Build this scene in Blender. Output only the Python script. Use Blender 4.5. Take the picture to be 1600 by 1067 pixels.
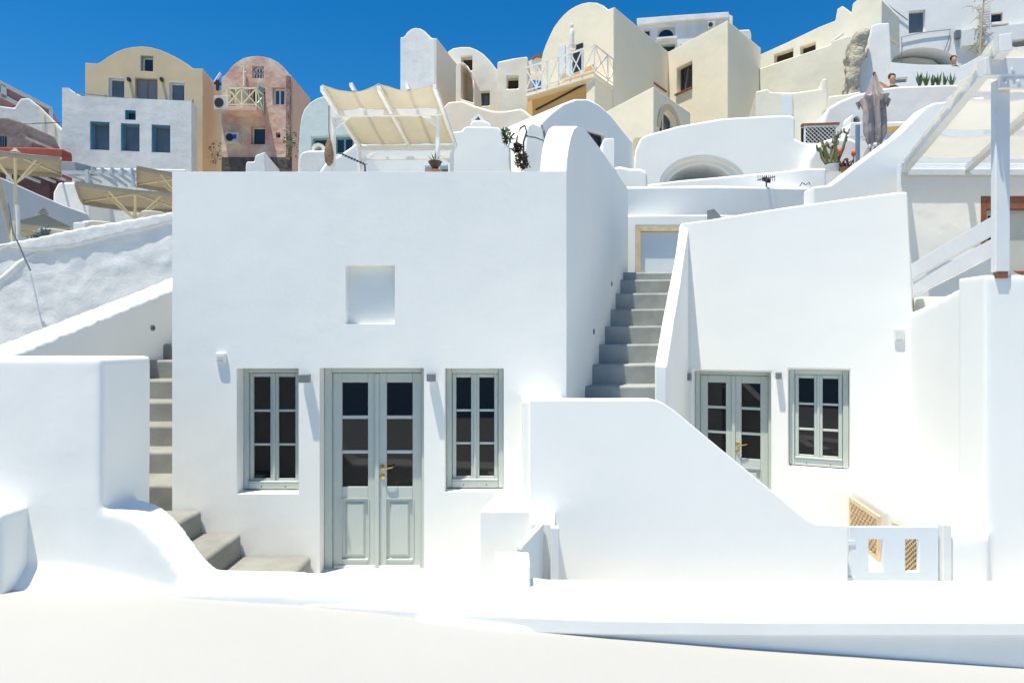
import bpy, bmesh, math, random
from mathutils import Vector, Matrix, noise
random.seed(7)
R = math.radians
S = bpy.context.scene
for o in list(bpy.data.objects): bpy.data.objects.remove(o)

# ---------------------------------------------------------------- camera
FPX = 1000.0                      # focal length in photo pixels (22.5 mm on 36 mm)
cd = bpy.data.cameras.new('camera'); cam = bpy.data.objects.new('camera', cd)
S.collection.objects.link(cam); S.camera = cam
cd.lens = 22.5; cd.sensor_width = 36; cd.clip_start = .05; cd.clip_end = 60000
cam.rotation_euler = (R(90), 0, 0)
# ---------------------------------------------------------------- light
SUNV = Vector((.20, .165, -1)).normalized()      # direction the light travels
w = bpy.data.worlds.new('World'); S.world = w; w.use_nodes = True
nt = w.node_tree
sky = nt.nodes.new('ShaderNodeTexSky'); sky.sky_type = 'NISHITA'; sky.sun_disc = False
sky.sun_elevation = math.asin(-SUNV.z); sky.sun_rotation = math.atan2(-SUNV.x, -SUNV.y)
sky.altitude = 100; sky.air_density = 1.0; sky.dust_density = 0.0; sky.ozone_density = 6.0
hs = nt.nodes.new('ShaderNodeHueSaturation'); hs.inputs['Saturation'].default_value = 1.34; hs.inputs['Hue'].default_value = .497
bg = nt.nodes['Background']; bg.inputs[1].default_value = .103
nt.links.new(sky.outputs[0], hs.inputs['Color']); nt.links.new(hs.outputs[0], bg.inputs[0])
ld = bpy.data.lights.new('sun', 'SUN'); ld.energy = 4.9; ld.angle = R(.5); ld.color = (1, .94, .80)
sun = bpy.data.objects.new('sun', ld); S.collection.objects.link(sun)
sun.rotation_euler = SUNV.to_track_quat('-Z', 'Y').to_euler()
S.view_settings.view_transform = 'Standard'; S.view_settings.look = 'None'
S.view_settings.exposure = .43; S.view_settings.gamma = 1

# ---------------------------------------------------------------- materials
MATS = {}
def mat(name, col, rough=.85, bump=0, bscale=6, var=0, vscale=1.5, col2=None, metal=0, spec=.5, trans=0, fine=0, ior=1.45, streak=False):
    if name in MATS: return MATS[name]
    m = bpy.data.materials.new(name); m.use_nodes = True; t = m.node_tree; b = t.nodes['Principled BSDF']
    b.inputs['Base Color'].default_value = (*col, 1); b.inputs['Roughness'].default_value = rough
    b.inputs['Metallic'].default_value = metal; b.inputs['IOR'].default_value = ior
    b.inputs['Specular IOR Level'].default_value = spec
    tc = t.nodes.new('ShaderNodeTexCoord')
    if var or col2:
        n = t.nodes.new('ShaderNodeTexNoise'); n.inputs['Scale'].default_value = vscale; n.inputs['Detail'].default_value = 7
        n.inputs['Roughness'].default_value = .62
        if streak:
            mp = t.nodes.new('ShaderNodeMapping'); mp.inputs['Scale'].default_value = (1, 1, .3)
            t.links.new(tc.outputs['Object'], mp.inputs[0]); t.links.new(mp.outputs[0], n.inputs['Vector'])
        else: t.links.new(tc.outputs['Object'], n.inputs['Vector'])
        r = t.nodes.new('ShaderNodeValToRGB'); r.color_ramp.elements[0].position = .38; r.color_ramp.elements[1].position = .62
        c2 = col2 or tuple(c * (1 - var) for c in col)
        r.color_ramp.elements[0].color = (*c2, 1); r.color_ramp.elements[1].color = (*col, 1)
        t.links.new(n.outputs[0], r.inputs[0]); t.links.new(r.outputs[0], b.inputs['Base Color'])
    if bump:
        n1 = t.nodes.new('ShaderNodeTexNoise'); n1.inputs['Scale'].default_value = bscale; n1.inputs['Detail'].default_value = 5
        t.links.new(tc.outputs['Object'], n1.inputs['Vector'])
        bp = t.nodes.new('ShaderNodeBump'); bp.inputs['Strength'].default_value = 1; bp.inputs['Distance'].default_value = bump
        t.links.new(n1.outputs[0], bp.inputs['Height']); last = bp
        if fine:
            n2 = t.nodes.new('ShaderNodeTexNoise'); n2.inputs['Scale'].default_value = bscale * 9; n2.inputs['Detail'].default_value = 3
            t.links.new(tc.outputs['Object'], n2.inputs['Vector'])
            b2 = t.nodes.new('ShaderNodeBump'); b2.inputs['Distance'].default_value = fine
            t.links.new(n2.outputs[0], b2.inputs['Height']); t.links.new(bp.outputs[0], b2.inputs['Normal']); last = b2
        t.links.new(last.outputs[0], b.inputs['Normal'])
    if trans:
        tr = t.nodes.new('ShaderNodeBsdfTranslucent'); tr.inputs[0].default_value = (*col, 1)
        mx = t.nodes.new('ShaderNodeMixShader'); mx.inputs[0].default_value = trans
        out = t.nodes['Material Output']
        t.links.new(b.outputs[0], mx.inputs[1]); t.links.new(tr.outputs[0], mx.inputs[2]); t.links.new(mx.outputs[0], out.inputs[0])
    MATS[name] = m; return m
WHITE = mat('white_plaster', (.895, .888, .84), .9, .007, 2.2, .035, .9, fine=.0008, streak=True)
WSMOOTH = mat('white_plaster_new', (.895, .888, .845), .9, .006, 2.0, .025, .8, fine=.0006)
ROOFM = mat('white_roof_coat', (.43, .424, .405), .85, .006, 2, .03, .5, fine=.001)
WROUGH = mat('rough_lime_render', (.80, .80, .775), .95, .018, 4.0, .10, 1.6, fine=.004)
WOLD = mat('weathered_lime', (.83, .825, .79), .95, .03, 1.6, .14, .8, fine=.004, streak=True)
WPALE = mat('white_wall_far', (.86, .855, .83), .92, .02, 1.5, .05, .6)
CONC = mat('grey_screed', (.35, .37, .36), .75, .006, 6, .22, 2.6, fine=.0008)
CONCW = mat('warm_grey_screed', (.30, .298, .265), .75, .006, 6, .22, 2.6, fine=.0008)
PAINT = mat('grey_green_paint', (.53, .58, .54), .42, .0006, 14, .04, 3)
GLASS = mat('dark_glass', (.006, .006, .008), .02, spec=.5, ior=1.46)
DGLASS = mat('dark_window', (.03, .04, .05), .12, spec=.6)
GGLASS = mat('grey_window', (.16, .19, .22), .2, var=.2, vscale=.7)
BRASS = mat('brass', (.75, .42, .12), .28, metal=1)
STEEL = mat('grey_metal', (.22, .24, .25), .4, metal=.4)
DARK = mat('black_metal', (.03, .03, .032), .5)
CREAM = mat('cream_plaster', (.90, .81, .62), .92, .03, 1.0, .05, .5)
CREAM2 = mat('pale_cream_plaster', (.86, .81, .68), .92, .03, 1.2, .10, .7)
PEACH = mat('peach_plaster', (.82, .68, .52), .92, .04, 1.0, .1, .6, col2=(.82, .74, .62))
TAN = mat('tan_plaster', (.70, .56, .36), .92, .02, 1, .08, .5)
SIDECR = mat('limewash_green_cream', (.84, .79, .64), .92, .04, .8, .10, .5)
PINK = mat('worn_pink_plaster', (.60, .31, .24), .95, .04, 3, .3, .9, col2=(.74, .60, .47))
PINKS = mat('salmon_plaster', (.66, .42, .32), .92, .02, 3, .1, 1)
ROSE = mat('dusty_rose_paint', (.42, .22, .21), .9, .01, 3, .1, 1)
MINT = mat('mint_limewash', (.66, .74, .71), .92, .03, 1.5, .08, .8)
ORANGE = mat('ochre_orange_paint', (.74, .45, .17), .9, .01, 2, .05, 1)
REDP = mat('red_render', (.42, .10, .07), .9, .02, 3, .2, 1.5)
BLUEP = mat('blue_paint', (.10, .34, .50), .5)
TEAL = mat('teal_paint', (.22, .42, .42), .5)
PBLUE = mat('pale_blue_paint_and_shade', (.74, .79, .81), .5, .001, 10, .03, 3)  # shutter paint; on the white gates and stair door, shade put in as colour
WPAINT = mat('white_wood_paint', (.80, .80, .78), .5, .0015, 18, .05, 4)
BROWN = mat('brown_wood', (.11, .055, .035), .6, .001, 20, .2, 5)
REDWOOD = mat('red_brown_wood', (.30, .11, .06), .55, .001, 20, .2, 5)
PINE = mat('raw_pine', (.74, .58, .38), .65, .001, 20, .18, 6)
CREAMP = mat('cream_paint', (.78, .74, .52), .55)
SAIL = mat('beige_canvas', (.72, .67, .55), .9, .003, 8, .06, 3, trans=.35)
SAILW = mat('ivory_canvas', (.88, .87, .83), .9, .004, 5, .05, 2, trans=.55)
TAUPE = mat('taupe_canvas', (.41, .37, .30), .9, .003, 8, .05, 3, trans=.04)
MAUVE = mat('mauve_canvas', (.46, .40, .38), .9, .01, 12, .2, 5)
TERRA = mat('terracotta', (.45, .2, .11), .85, var=.2, vscale=8)
DPOT = mat('dark_clay', (.10, .06, .04), .8, var=.3, vscale=8)
LEAF = mat('succulent_green', (.07, .16, .045), .5, var=.4, vscale=9)
LEAFY = mat('yellow_green_leaf', (.26, .30, .08), .5, var=.4, vscale=9)
DRY = mat('dry_stems', (.22, .15, .08), .9, var=.3, vscale=20)
BUSHM = mat('dark_bush', (.06, .05, .035), .9, var=.4, vscale=20)
REDF = mat('red_flower', (.75, .12, .05), .6)
SKIN = mat('skin', (.52, .28, .18), .55)
HAIR = mat('dark_hair', (.03, .02, .015), .7)
CLOTH = mat('black_cloth', (.02, .02, .025), .9)
ROCK = mat('volcanic_rock', (.46, .41, .32), .95, .25, 2, .35, 1.3, col2=(.5, .46, .37), fine=.03)
DIRT = mat('dry_earth', (.60, .56, .48), .95, .2, .6, .3, .3)
ACM = mat('ac_casing', (.62, .60, .54), .6, var=.12, vscale=3)
SEA = mat('sea_water', (.004, .02, .045), .25, .2, .05)

# ---------------------------------------------------------------- helpers
C = S.collection
def W(px, py, Y): return Vector(((px - 800) / FPX * Y, Y, (533 - py) / FPX * Y))
def link(o, parent=None):
    C.objects.link(o)
    if parent: o.parent = parent
    return o
def tag(o, label=None, cat=None, group=None, kind=None):
    if label: o['label'] = label
    if cat: o['category'] = cat
    if group: o['group'] = group
    if kind: o['kind'] = kind
    return o
def empty(name, loc=(0, 0, 0), rz=0, label=None, cat=None, group=None):
    o = bpy.data.objects.new(name, None); o.location = loc; o.rotation_euler = (0, 0, rz); o.empty_display_size = .2
    link(o); return tag(o, label, cat, group)
def obj(name, bm, m, parent=None, bevel=0, seg=2, smooth=None, weld=False):
    bmesh.ops.recalc_face_normals(bm, faces=bm.faces)
    me = bpy.data.meshes.new(name); bm.to_mesh(me); bm.free()
    o = bpy.data.objects.new(name, me)
    for mm in (m if isinstance(m, (list, tuple)) else [m]): me.materials.append(mm)
    link(o, parent)
    if bevel:
        b = o.modifiers.new('bevel', 'BEVEL'); b.width = bevel; b.segments = seg; b.limit_method = 'ANGLE'; b.angle_limit = R(28)
        b.use_clamp_overlap = True
        smooth = True if smooth is None else smooth
    if smooth:
        for p in me.polygons: p.use_smooth = True
        if bevel: o.modifiers['bevel'].harden_normals = True
        else:
            try: me.set_sharp_from_angle(angle=R(40))
            except Exception: pass
    return o
def NB(): return bmesh.new()
def box(bm, x0, x1, y0, y1, z0, z1):
    vs = [bm.verts.new((x, y, z)) for z in (z0, z1) for y in (y0, y1) for x in (x0, x1)]
    for f in ((0, 1, 3, 2), (4, 6, 7, 5), (0, 4, 5, 1), (2, 3, 7, 6), (0, 2, 6, 4), (1, 5, 7, 3)):
        bm.faces.new([vs[i] for i in f])
def bar(bm, a, b, wx, wy=None, up=(0, 0, 1)):
    a = Vector(a); b = Vector(b); d = (b - a).normalized(); wy = wy or wx
    u = Vector(up)
    if abs(d.dot(u)) > .98: u = Vector((1, 0, 0))
    s = d.cross(u).normalized(); t = s.cross(d).normalized()
    vs = [bm.verts.new(p + s * sx * wx / 2 + t * sy * wy / 2) for p in (a, b) for sx, sy in ((-1, -1), (1, -1), (1, 1), (-1, 1))]
    for f in ((0, 1, 2, 3), (7, 6, 5, 4), (0, 4, 5, 1), (1, 5, 6, 2), (2, 6, 7, 3), (3, 7, 4, 0)): bm.faces.new([vs[i] for i in f])
def tube(bm, pts, r, n=8):
    rings = []; rr = r if isinstance(r, (list, tuple)) else [r] * len(pts); pts = [Vector(p) for p in pts]
    for i, p in enumerate(pts):
        d = (pts[min(i + 1, len(pts) - 1)] - pts[max(i - 1, 0)]).normalized()
        u = Vector((0, 0, 1)) if abs(d.z) < .9 else Vector((1, 0, 0))
        s = d.cross(u).normalized(); t = s.cross(d)
        rings.append([bm.verts.new(p + (s * math.cos(a) + t * math.sin(a)) * rr[i]) for a in [2 * math.pi * k / n for k in range(n)]])
    for i in range(len(rings) - 1):
        for k in range(n): bm.faces.new((rings[i][k], rings[i][(k + 1) % n], rings[i + 1][(k + 1) % n], rings[i + 1][k]))
    bm.faces.new(rings[0][::-1]); bm.faces.new(rings[-1])
def lathe(bm, prof, c=(0, 0, 0), n=20):
    rings = []
    for r, z in prof: rings.append([bm.verts.new((c[0] + r * math.cos(2 * math.pi * k / n), c[1] + r * math.sin(2 * math.pi * k / n), c[2] + z)) for k in range(n)])
    for i in range(len(rings) - 1):
        for k in range(n): bm.faces.new((rings[i][k], rings[i][(k + 1) % n], rings[i + 1][(k + 1) % n], rings[i + 1][k]))
    bm.faces.new(rings[0][::-1]); bm.faces.new(rings[-1])
def prism(bm, pts, y0, y1):               # polygon in (x,z), extruded in y
    a = [bm.verts.new((p[0], y0, p[1])) for p in pts]; b = [bm.verts.new((p[0], y1, p[1])) for p in pts]
    bm.faces.new(a); bm.faces.new(b[::-1]); n = len(pts)
    for i in range(n): bm.faces.new((a[i], b[i], b[(i + 1) % n], a[(i + 1) % n]))
def vprism(bm, pts, z0, z1):              # plan polygon (x,y), extruded in z; z1 may be a list
    z1 = z1 if isinstance(z1, (list, tuple)) else [z1] * len(pts)
    a = [bm.verts.new((p[0], p[1], z0)) for p in pts]; b = [bm.verts.new((p[0], p[1], z)) for p, z in zip(pts, z1)]
    bm.faces.new(a[::-1]); bm.faces.new(b); n = len(pts)
    for i in range(n): bm.faces.new((a[i], a[(i + 1) % n], b[(i + 1) % n], b[i]))
def boolean(o, bm, op='DIFFERENCE'):
    bmesh.ops.recalc_face_normals(bm, faces=bm.faces)
    me = bpy.data.meshes.new('cut'); bm.to_mesh(me); bm.free(); c = bpy.data.objects.new('cut', me); C.objects.link(c)
    c.parent = o.parent
    mods = [m for m in o.modifiers]; keep = [(m.width, m.segments) for m in mods]
    for m in mods: o.modifiers.remove(m)
    md = o.modifiers.new('b', 'BOOLEAN'); md.operation = op; md.solver = 'EXACT'; md.object = c
    bpy.context.view_layer.update()
    dg = bpy.context.evaluated_depsgraph_get(); new = bpy.data.meshes.new_from_object(o.evaluated_get(dg))
    o.modifiers.clear(); old = o.data; nm = old.name; o.data = new; bpy.data.meshes.remove(old); new.name = nm
    bpy.data.objects.remove(c); bpy.data.meshes.remove(me)
    for wd, sg in keep:
        b = o.modifiers.new('bevel', 'BEVEL'); b.width = wd; b.segments = sg; b.limit_method = 'ANGLE'; b.angle_limit = R(28); b.harden_normals = True
def soft(o, vox=.03, it=4):               # hand-plastered softness: voxel remesh then smooth
    r = o.modifiers.new('remesh', 'REMESH'); r.mode = 'VOXEL'; r.voxel_size = vox; r.use_smooth_shade = True
    s = o.modifiers.new('smooth', 'SMOOTH'); s.factor = .5; s.iterations = it
    return o
def displace(o, amp, scale):
    t = bpy.data.textures.new('plaster_wave', 'CLOUDS'); t.noise_scale = scale
    d = o.modifiers.new('wave', 'DISPLACE'); d.texture = t; d.strength = amp; d.mid_level = .5; d.texture_coords = 'GLOBAL'
class Face:
    """a vertical plane: local x runs along it, local y goes into the building"""
    def __init__(s, px, Y, deg):
        s.o = Vector(((px - 800) / FPX * Y, Y)); s.a = R(deg); s.n = Vector((-math.sin(s.a), math.cos(s.a))); s.t = Vector((math.cos(s.a), math.sin(s.a)))
    def at(s, px, py):
        u = (px - 800) / FPX; k = s.o.dot(s.n) / (u * s.n.x + s.n.y)
        p = Vector((u * k, k)); return ((p - s.o).dot(s.t), (533 - py) / FPX * k)
    def rect(s, x0, y0, x1, y1):
        xm = (x0 + x1) / 2; ym = (y0 + y1) / 2
        return s.at(x0, ym)[0], s.at(xm, y1)[1], s.at(x1, ym)[0], s.at(xm, y0)[1]   # s0,z0,s1,z1
    def root(s, name, label=None, cat=None, group=None): return empty(name, (s.o.x, s.o.y, 0), s.a, label, cat, group)
    def W(s, px, py, d=0):
        a, z = s.at(px, py); p = s.o + s.t * a + s.n * d; return Vector((p.x, p.y, z))

def casement(parent, s0, z0, s1, z1, d, nx=2, ny=3, fm=None, gm=None, fw=.05, name='window', rail=True, sw=None):
    """window: outer frame, sashes with muntins, one pane mesh; built d behind the wall face"""
    fm = fm or PAINT; gm = gm or GLASS; g = .003; sw = sw or fw * .9
    b = NB()
    box(b, s0, s0 + fw, d - .04, d + .06, z0, z1); box(b, s1 - fw, s1, d - .04, d + .06, z0, z1)
    box(b, s0 + fw, s1 - fw, d - .04, d + .06, z1 - fw, z1); box(b, s0 + fw, s1 - fw, d - .04, d + .06, z0, z0 + fw * 1.3)
    root = obj(name, b, fm, parent, bevel=fw * .1 if fw > .03 else 0, seg=1)
    a0 = s0 + fw + g; a1 = s1 - fw - g; b0 = z0 + fw * 1.3 + g; b1 = z1 - fw - g
    wdt = (a1 - a0) / nx
    for i in range(nx):
        q0 = a0 + i * wdt + (g if i else 0); q1 = a0 + (i + 1) * wdt - (g if i < nx - 1 else 0)
        b = NB(); dd = d - .015
        box(b, q0, q0 + sw, dd, dd + .045, b0, b1); box(b, q1 - sw, q1, dd, dd + .045, b0, b1)
        box(b, q0 + sw, q1 - sw, dd, dd + .045, b1 - sw, b1); box(b, q0 + sw, q1 - sw, dd, dd + .045, b0, b0 + sw)
        hh = (b1 - b0 - 2 * sw)
        mu = sw * .62
        for k in range(1, ny):
            zc = b0 + sw + hh * k / ny; box(b, q0 + sw, q1 - sw, dd + .006, dd + .038, zc - mu / 2, zc + mu / 2)
        obj('sash', b, fm, root, bevel=sw * .12 if sw > .03 else 0, seg=1)
        b = NB(); box(b, q0 + sw * .5, q1 - sw * .5, dd + .022, dd + .028, b0 + sw * .5, b1 - sw * .5); obj('pane', b, gm, root)
    if nx == 2 and rail:
        for q in (.3, .7):
            b = NB(); c = s0 + (s1 - s0) * q; tube(b, [(c, d - .0415, z0 + fw * .5), (c, d - .0455, z0 + fw * .5)], .006, 8); obj('drain_hole', b, DARK, root)
        b = NB(); c = (a0 + a1) / 2; box(b, c - sw * .3, c + sw * .3, d - .032, d - .0155, b0, b1); obj('cover_strip', b, fm, root, bevel=.004, seg=1)
        b = NB(); box(b, a0, a1, d - .055, d - .0155, b0 - .0, b0 + sw * .45); obj('drip_rail', b, fm, root, bevel=.006, seg=1)
    return root

def simple_win(parent, s0, z0, s1, z1, d, fm, gm, fw=.05, mull=0, name='window', revm=None):
    b = NB(); box(b, s0, s1, d - .02, d - .01, z0, z1)
    pane = None
    f = NB(); box(f, s0, s0 + fw, d - .06, d - .022, z0, z1); box(f, s1 - fw, s1, d - .06, d - .022, z0, z1)
    box(f, s0 + fw, s1 - fw, d - .06, d - .022, z1 - fw, z1); box(f, s0 + fw, s1 - fw, d - .06, d - .022, z0, z0 + fw)
    for k in range(mull):
        c = s0 + (s1 - s0) * (k + 1) / (mull + 1); box(f, c - fw * .4, c + fw * .4, d - .055, d - .022, z0 + fw, z1 - fw)
    r = obj(name, f, fm, parent); obj('pane', b, gm, r)
    if revm:
        b = NB(); e = .012
        box(b, s0 - .001, s0 + e, -.012, d - .07, z0, z1); box(b, s0 + e, s1, -.012, d - .07, z1 - e, z1); obj('reveal', b, revm, r)
    return r

def house(name, label, cat, F, pts, depth, m, wins=(), bevel=.05, group=None, extra=None, wallname='wall', seg=2, base=None):
    """pts: outline in photo pixels on the face; wins: dicts with px box"""
    root = F.root(name, label, cat, group)
    P = [F.at(*p) for p in pts]
    if base is not None: P = [(a, z if z > base else base) for a, z in P]
    b = NB(); prism(b, P, 0, depth)
    wl = obj(wallname, b, m, root, bevel=bevel, seg=seg)
    if wins:
        cb = NB()
        for q in wins:
            s0, z0, s1, z1 = F.rect(*q['px']); d = q.get('d', .2)
            if q.get('arch'):
                rr = (s1 - s0) / 2; cx = (s0 + s1) / 2; k = q.get('flat', 1)
                prism(cb, [(s0, z0)] + [(cx - rr * math.cos(math.pi * i / 14), z1 - rr * k + rr * k * math.sin(math.pi * i / 14)) for i in range(15)] + [(s1, z0)], -.5, d)
            else: box(cb, s0, s1, -.5, d, z0, z1)
        boolean(wl, cb)
        for q in wins:
            s0, z0, s1, z1 = F.rect(*q['px']); d = q.get('d', .2)
            kd = q.get('kind', 'win')
            if kd == 'win': simple_win(root, s0, z0, s1, z1, d, q.get('fm', BROWN), q.get('gm', DGLASS), q.get('fw', .05), q.get('mull', 0), q.get('name', 'window'), q.get('rev'))
            elif kd == 'arch':
                rr = (s1 - s0) / 2; cx = (s0 + s1) / 2
                def ring(k, z0=z0): return [(s0 + (1 - k) * rr, z0)] + [(cx - rr * k * math.cos(math.pi * i / 14), z1 - rr + rr * k * math.sin(math.pi * i / 14)) for i in range(15)] + [(s1 - (1 - k) * rr, z0)]
                o_, i_ = ring(1), ring(.84)
                f = NB(); n = len(o_)
                for i in range(n - 1):
                    vs = [f.verts.new((p[0], y, p[1])) for y in (d - .07, d - .02) for p in (o_[i], o_[i + 1], i_[i + 1], i_[i])]
                    for fc in ((0, 1, 2, 3), (7, 6, 5, 4), (0, 4, 5, 1), (2, 6, 7, 3)): f.faces.new([vs[j] for j in fc])
                for k in range(q.get('mull', 1)):
                    c = s0 + (s1 - s0) * (k + 1) / (q.get('mull', 1) + 1); box(f, c - .03, c + .03, d - .06, d - .025, z0, z1 - rr * .15)
                if q.get('bar'): box(f, s0, s1, d - .06, d - .025, z1 - rr - .03, z1 - rr + .03)
                r = obj('window', f, q.get('fm', WPAINT), root)
                b = NB(); prism(b, ring(.98), d - .02, d - .01); obj('pane', b, q.get('gm', DGLASS), r)
    return root, wl

def copy_tree(o, parent=None):
    c = o.copy(); C.objects.link(c); c.parent = parent
    for ch in o.children: copy_tree(ch, c)
    return c

# ================================================================ SETTING
b = NB(); NX, NY = 70, 60
g = []
for j in range(NY + 1):
    y = -90 + 230 * (j / NY); row = []
    for i in range(NX + 1):
        x = -110 + 260 * i / NX
        if y < -8: z = -2.9 + (y + 8) * 1.0
        elif y < 12: z = -2.9
        else: z = -2.9 + (y - 12) * (.20 + .0016 * max(0, x)) 
        z += noise.noise(Vector((x * .08, y * .08, 0))) * (1.2 if y > 16 or y < -12 else 0)
        z = min(z, 9)
        row.append(b.verts.new((x, y, z)))
    g.append(row)
for j in range(NY):
    for i in range(NX): b.faces.new((g[j][i], g[j][i + 1], g[j + 1][i + 1], g[j + 1][i]))
tag(obj('hillside', b, DIRT, smooth=True), kind='structure')
b = NB(); vs = [b.verts.new(p) for p in ((-20000, -30000, -85), (20000, -30000, -85), (20000, 20000, -85), (-20000, 20000, -85))]; b.faces.new(vs)
tag(obj('sea', b, SEA), kind='structure')
# near roof surface in front of the parapet (tilts down to the right)
b = NB(); N = 40; g = []
for j in range(13):
    y = -3.2 + (4.5 + 3.2) * j / 12; row = []
    for i in range(N + 1):
        x = -9 + 18 * i / N
        kk = max(0, min(1, (y + .5) / 2.5)); z = -1.855 * kk - 1.98 * (1 - kk) - (.066 if x < -1 else .074) * kk * max(-4.2, min(x, 5.5)) - (.008 * kk if x >= -1 else 0) + .006 * noise.noise(Vector((x, y, 0)))
        row.append(b.verts.new((x, y, z)))
    g.append(row)
for j in range(12):
    for i in range(N): b.faces.new((g[j][i], g[j][i + 1], g[j + 1][i + 1], g[j + 1][i]))
ex = bmesh.ops.extrude_face_region(b, geom=b.faces[:])
for v in [e for e in ex['geom'] if isinstance(e, bmesh.types.BMVert)]: v.co.z -= .9
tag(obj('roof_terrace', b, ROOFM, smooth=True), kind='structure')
# courtyard floor between parapet and houses
b = NB(); box(b, -7, 9, 4.3, 9.2, -2.8, -2.36)
tag(obj('courtyard_floor', b, mat('courtyard_screed', (.62, .615, .59), .8, .004, 3, .06, 1)), kind='structure')

# ================================================================ NEAR PARAPET (bulk + curl + ledge)
b = NB()
box(b, -7.5, -2.79, 4.36, 4.96, -2.3, -.11)                       # tall mass at the left
curl = [(-3.1, -2.42), (-3.1, -1.14), (-2.86, -1.145), (-2.72, -1.16), (-2.60, -1.2), (-2.50, -1.27), (-2.42, -1.36), (-2.34, -1.47), (-2.26, -1.58), (-2.18, -1.66), (-2.05, -1.695), (-1.6, -1.70), (-1.6, -2.42)]
o = obj('parapet_wall', b, WHITE)
b = NB(); prism(b, curl, 4.363, 4.72); boolean(o, b, 'UNION')
b = NB(); st = []
for x, hs_ in ((-7.43, (-.05, .03, .10, .15)), (-3.0, (-.05, .03, .10, .15)), (-2.32, (-.05, -.03, -.015, -.005))):
    M_ = -1.855 - .066 * max(-4.2, x)
    st.append([b.verts.new((x, y, z)) for y, z in ((4.52, -2.36), (4.14, -2.36), (4.14, M_ + hs_[0]), (4.26, M_ + hs_[1]), (4.335, M_ + hs_[2]), (4.52, M_ + hs_[3]))])
b.faces.new(st[0]); b.faces.new(st[2][::-1])
for q in (0, 1):
    for i in range(6): b.faces.new((st[q][i], st[q + 1][i], st[q + 1][(i + 1) % 6], st[q][(i + 1) % 6]))
boolean(o, b, 'UNION')
b = NB(); prism(b, [(-2.25, -2.0), (-2.25, -1.665), (-1.5, -1.68), (-1.1, -1.69), (0.3, -1.73), (1, -1.74), (7.5, -1.76), (7.5, -1.84), (-1.1, -1.84)], 4.27, 4.70); boolean(o, b, 'UNION')
c = NB(); vprism(c, [(-1.5, 4.275), (-.9, 4.235), (-.2, 4.16), (.6, 4.105), (1.6, 4.085), (7.5, 4.085), (7.5, 4.31), (-1.5, 4.31)], -1.885, [-1.745, -1.762, -1.775, -1.783, -1.786, -1.79, -1.79, -1.745]); obj('coping', c, WHITE, o, bevel=.014, seg=3)
b = NB(); box(b, -2.2, 7.5, 4.135, 4.58, -2.4, -1.82); boolean(o, b, 'UNION')
soft(o, .024, 5); displace(o, .02, .9)
tag(o, 'long low white parapet curling up into a tall rounded wall at the left', 'parapet wall')
# rounded block at the frame's left edge
b = NB(); box(b, -5, -3.30, 4.13, 4.5, -2.1, -1.10); o = obj('plastered_block', b, WHITE); soft(o, .03, 16)
tag(o, 'rounded white block cut by the left edge of the picture, before the tall parapet', 'block')

# ================================================================ WHITE HOUSE A
FA = Face(800, 6.5, 0)
A = FA.root('white_house', 'large white central house with grey double door, two tall windows and a square niche', 'house')
side = Vector((.355, 1)).normalized()
b = NB(); vprism(b, [(-3.452, 0), (.5525, 0), (.5525 + .355 * 3.6, 3.6), (-3.452, 3.6)], -2.6, 1.7225)
wall = obj('wall', b, WHITE, A, bevel=.03, seg=3)
# rounded crest along the stair side
prof = [(.0, 1.2), (.0, 1.7225), (.035, 1.86), (.09, 1.99), (.18, 2.13), (.30, 2.25), (.45, 2.335), (.65, 2.39), (.95, 2.42), (1.4, 2.43), (2.4, 2.42), (3.6, 2.40), (3.6, 1.2)]
b = NB(); th = .27
L_ = [b.verts.new((.5525 + .355 * t - th, t, z)) for t, z in prof]; R_ = [b.verts.new((.5525 + .355 * t, t, z)) for t, z in prof]
b.faces.new(L_); b.faces.new(R_[::-1]); n = len(prof)
for i in range(n): b.faces.new((L_[i], R_[i], R_[(i + 1) % n], L_[(i + 1) % n]))
boolean(wall, b, 'UNION')
cb = NB()
w1 = FA.rect(370, 575, 466.5, 771); w2 = FA.rect(695, 575, 787, 768); dr = FA.rect(499.5, 574.5, 662.5, 904); nc = FA.rect(540, 414, 617, 506)
for r_, d in ((w1, .30), (w2, .28), (dr, .30), (nc, .10)): box(cb, r_[0], r_[2], -.5, d, r_[1], r_[3])
boolean(wall, cb)
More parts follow.
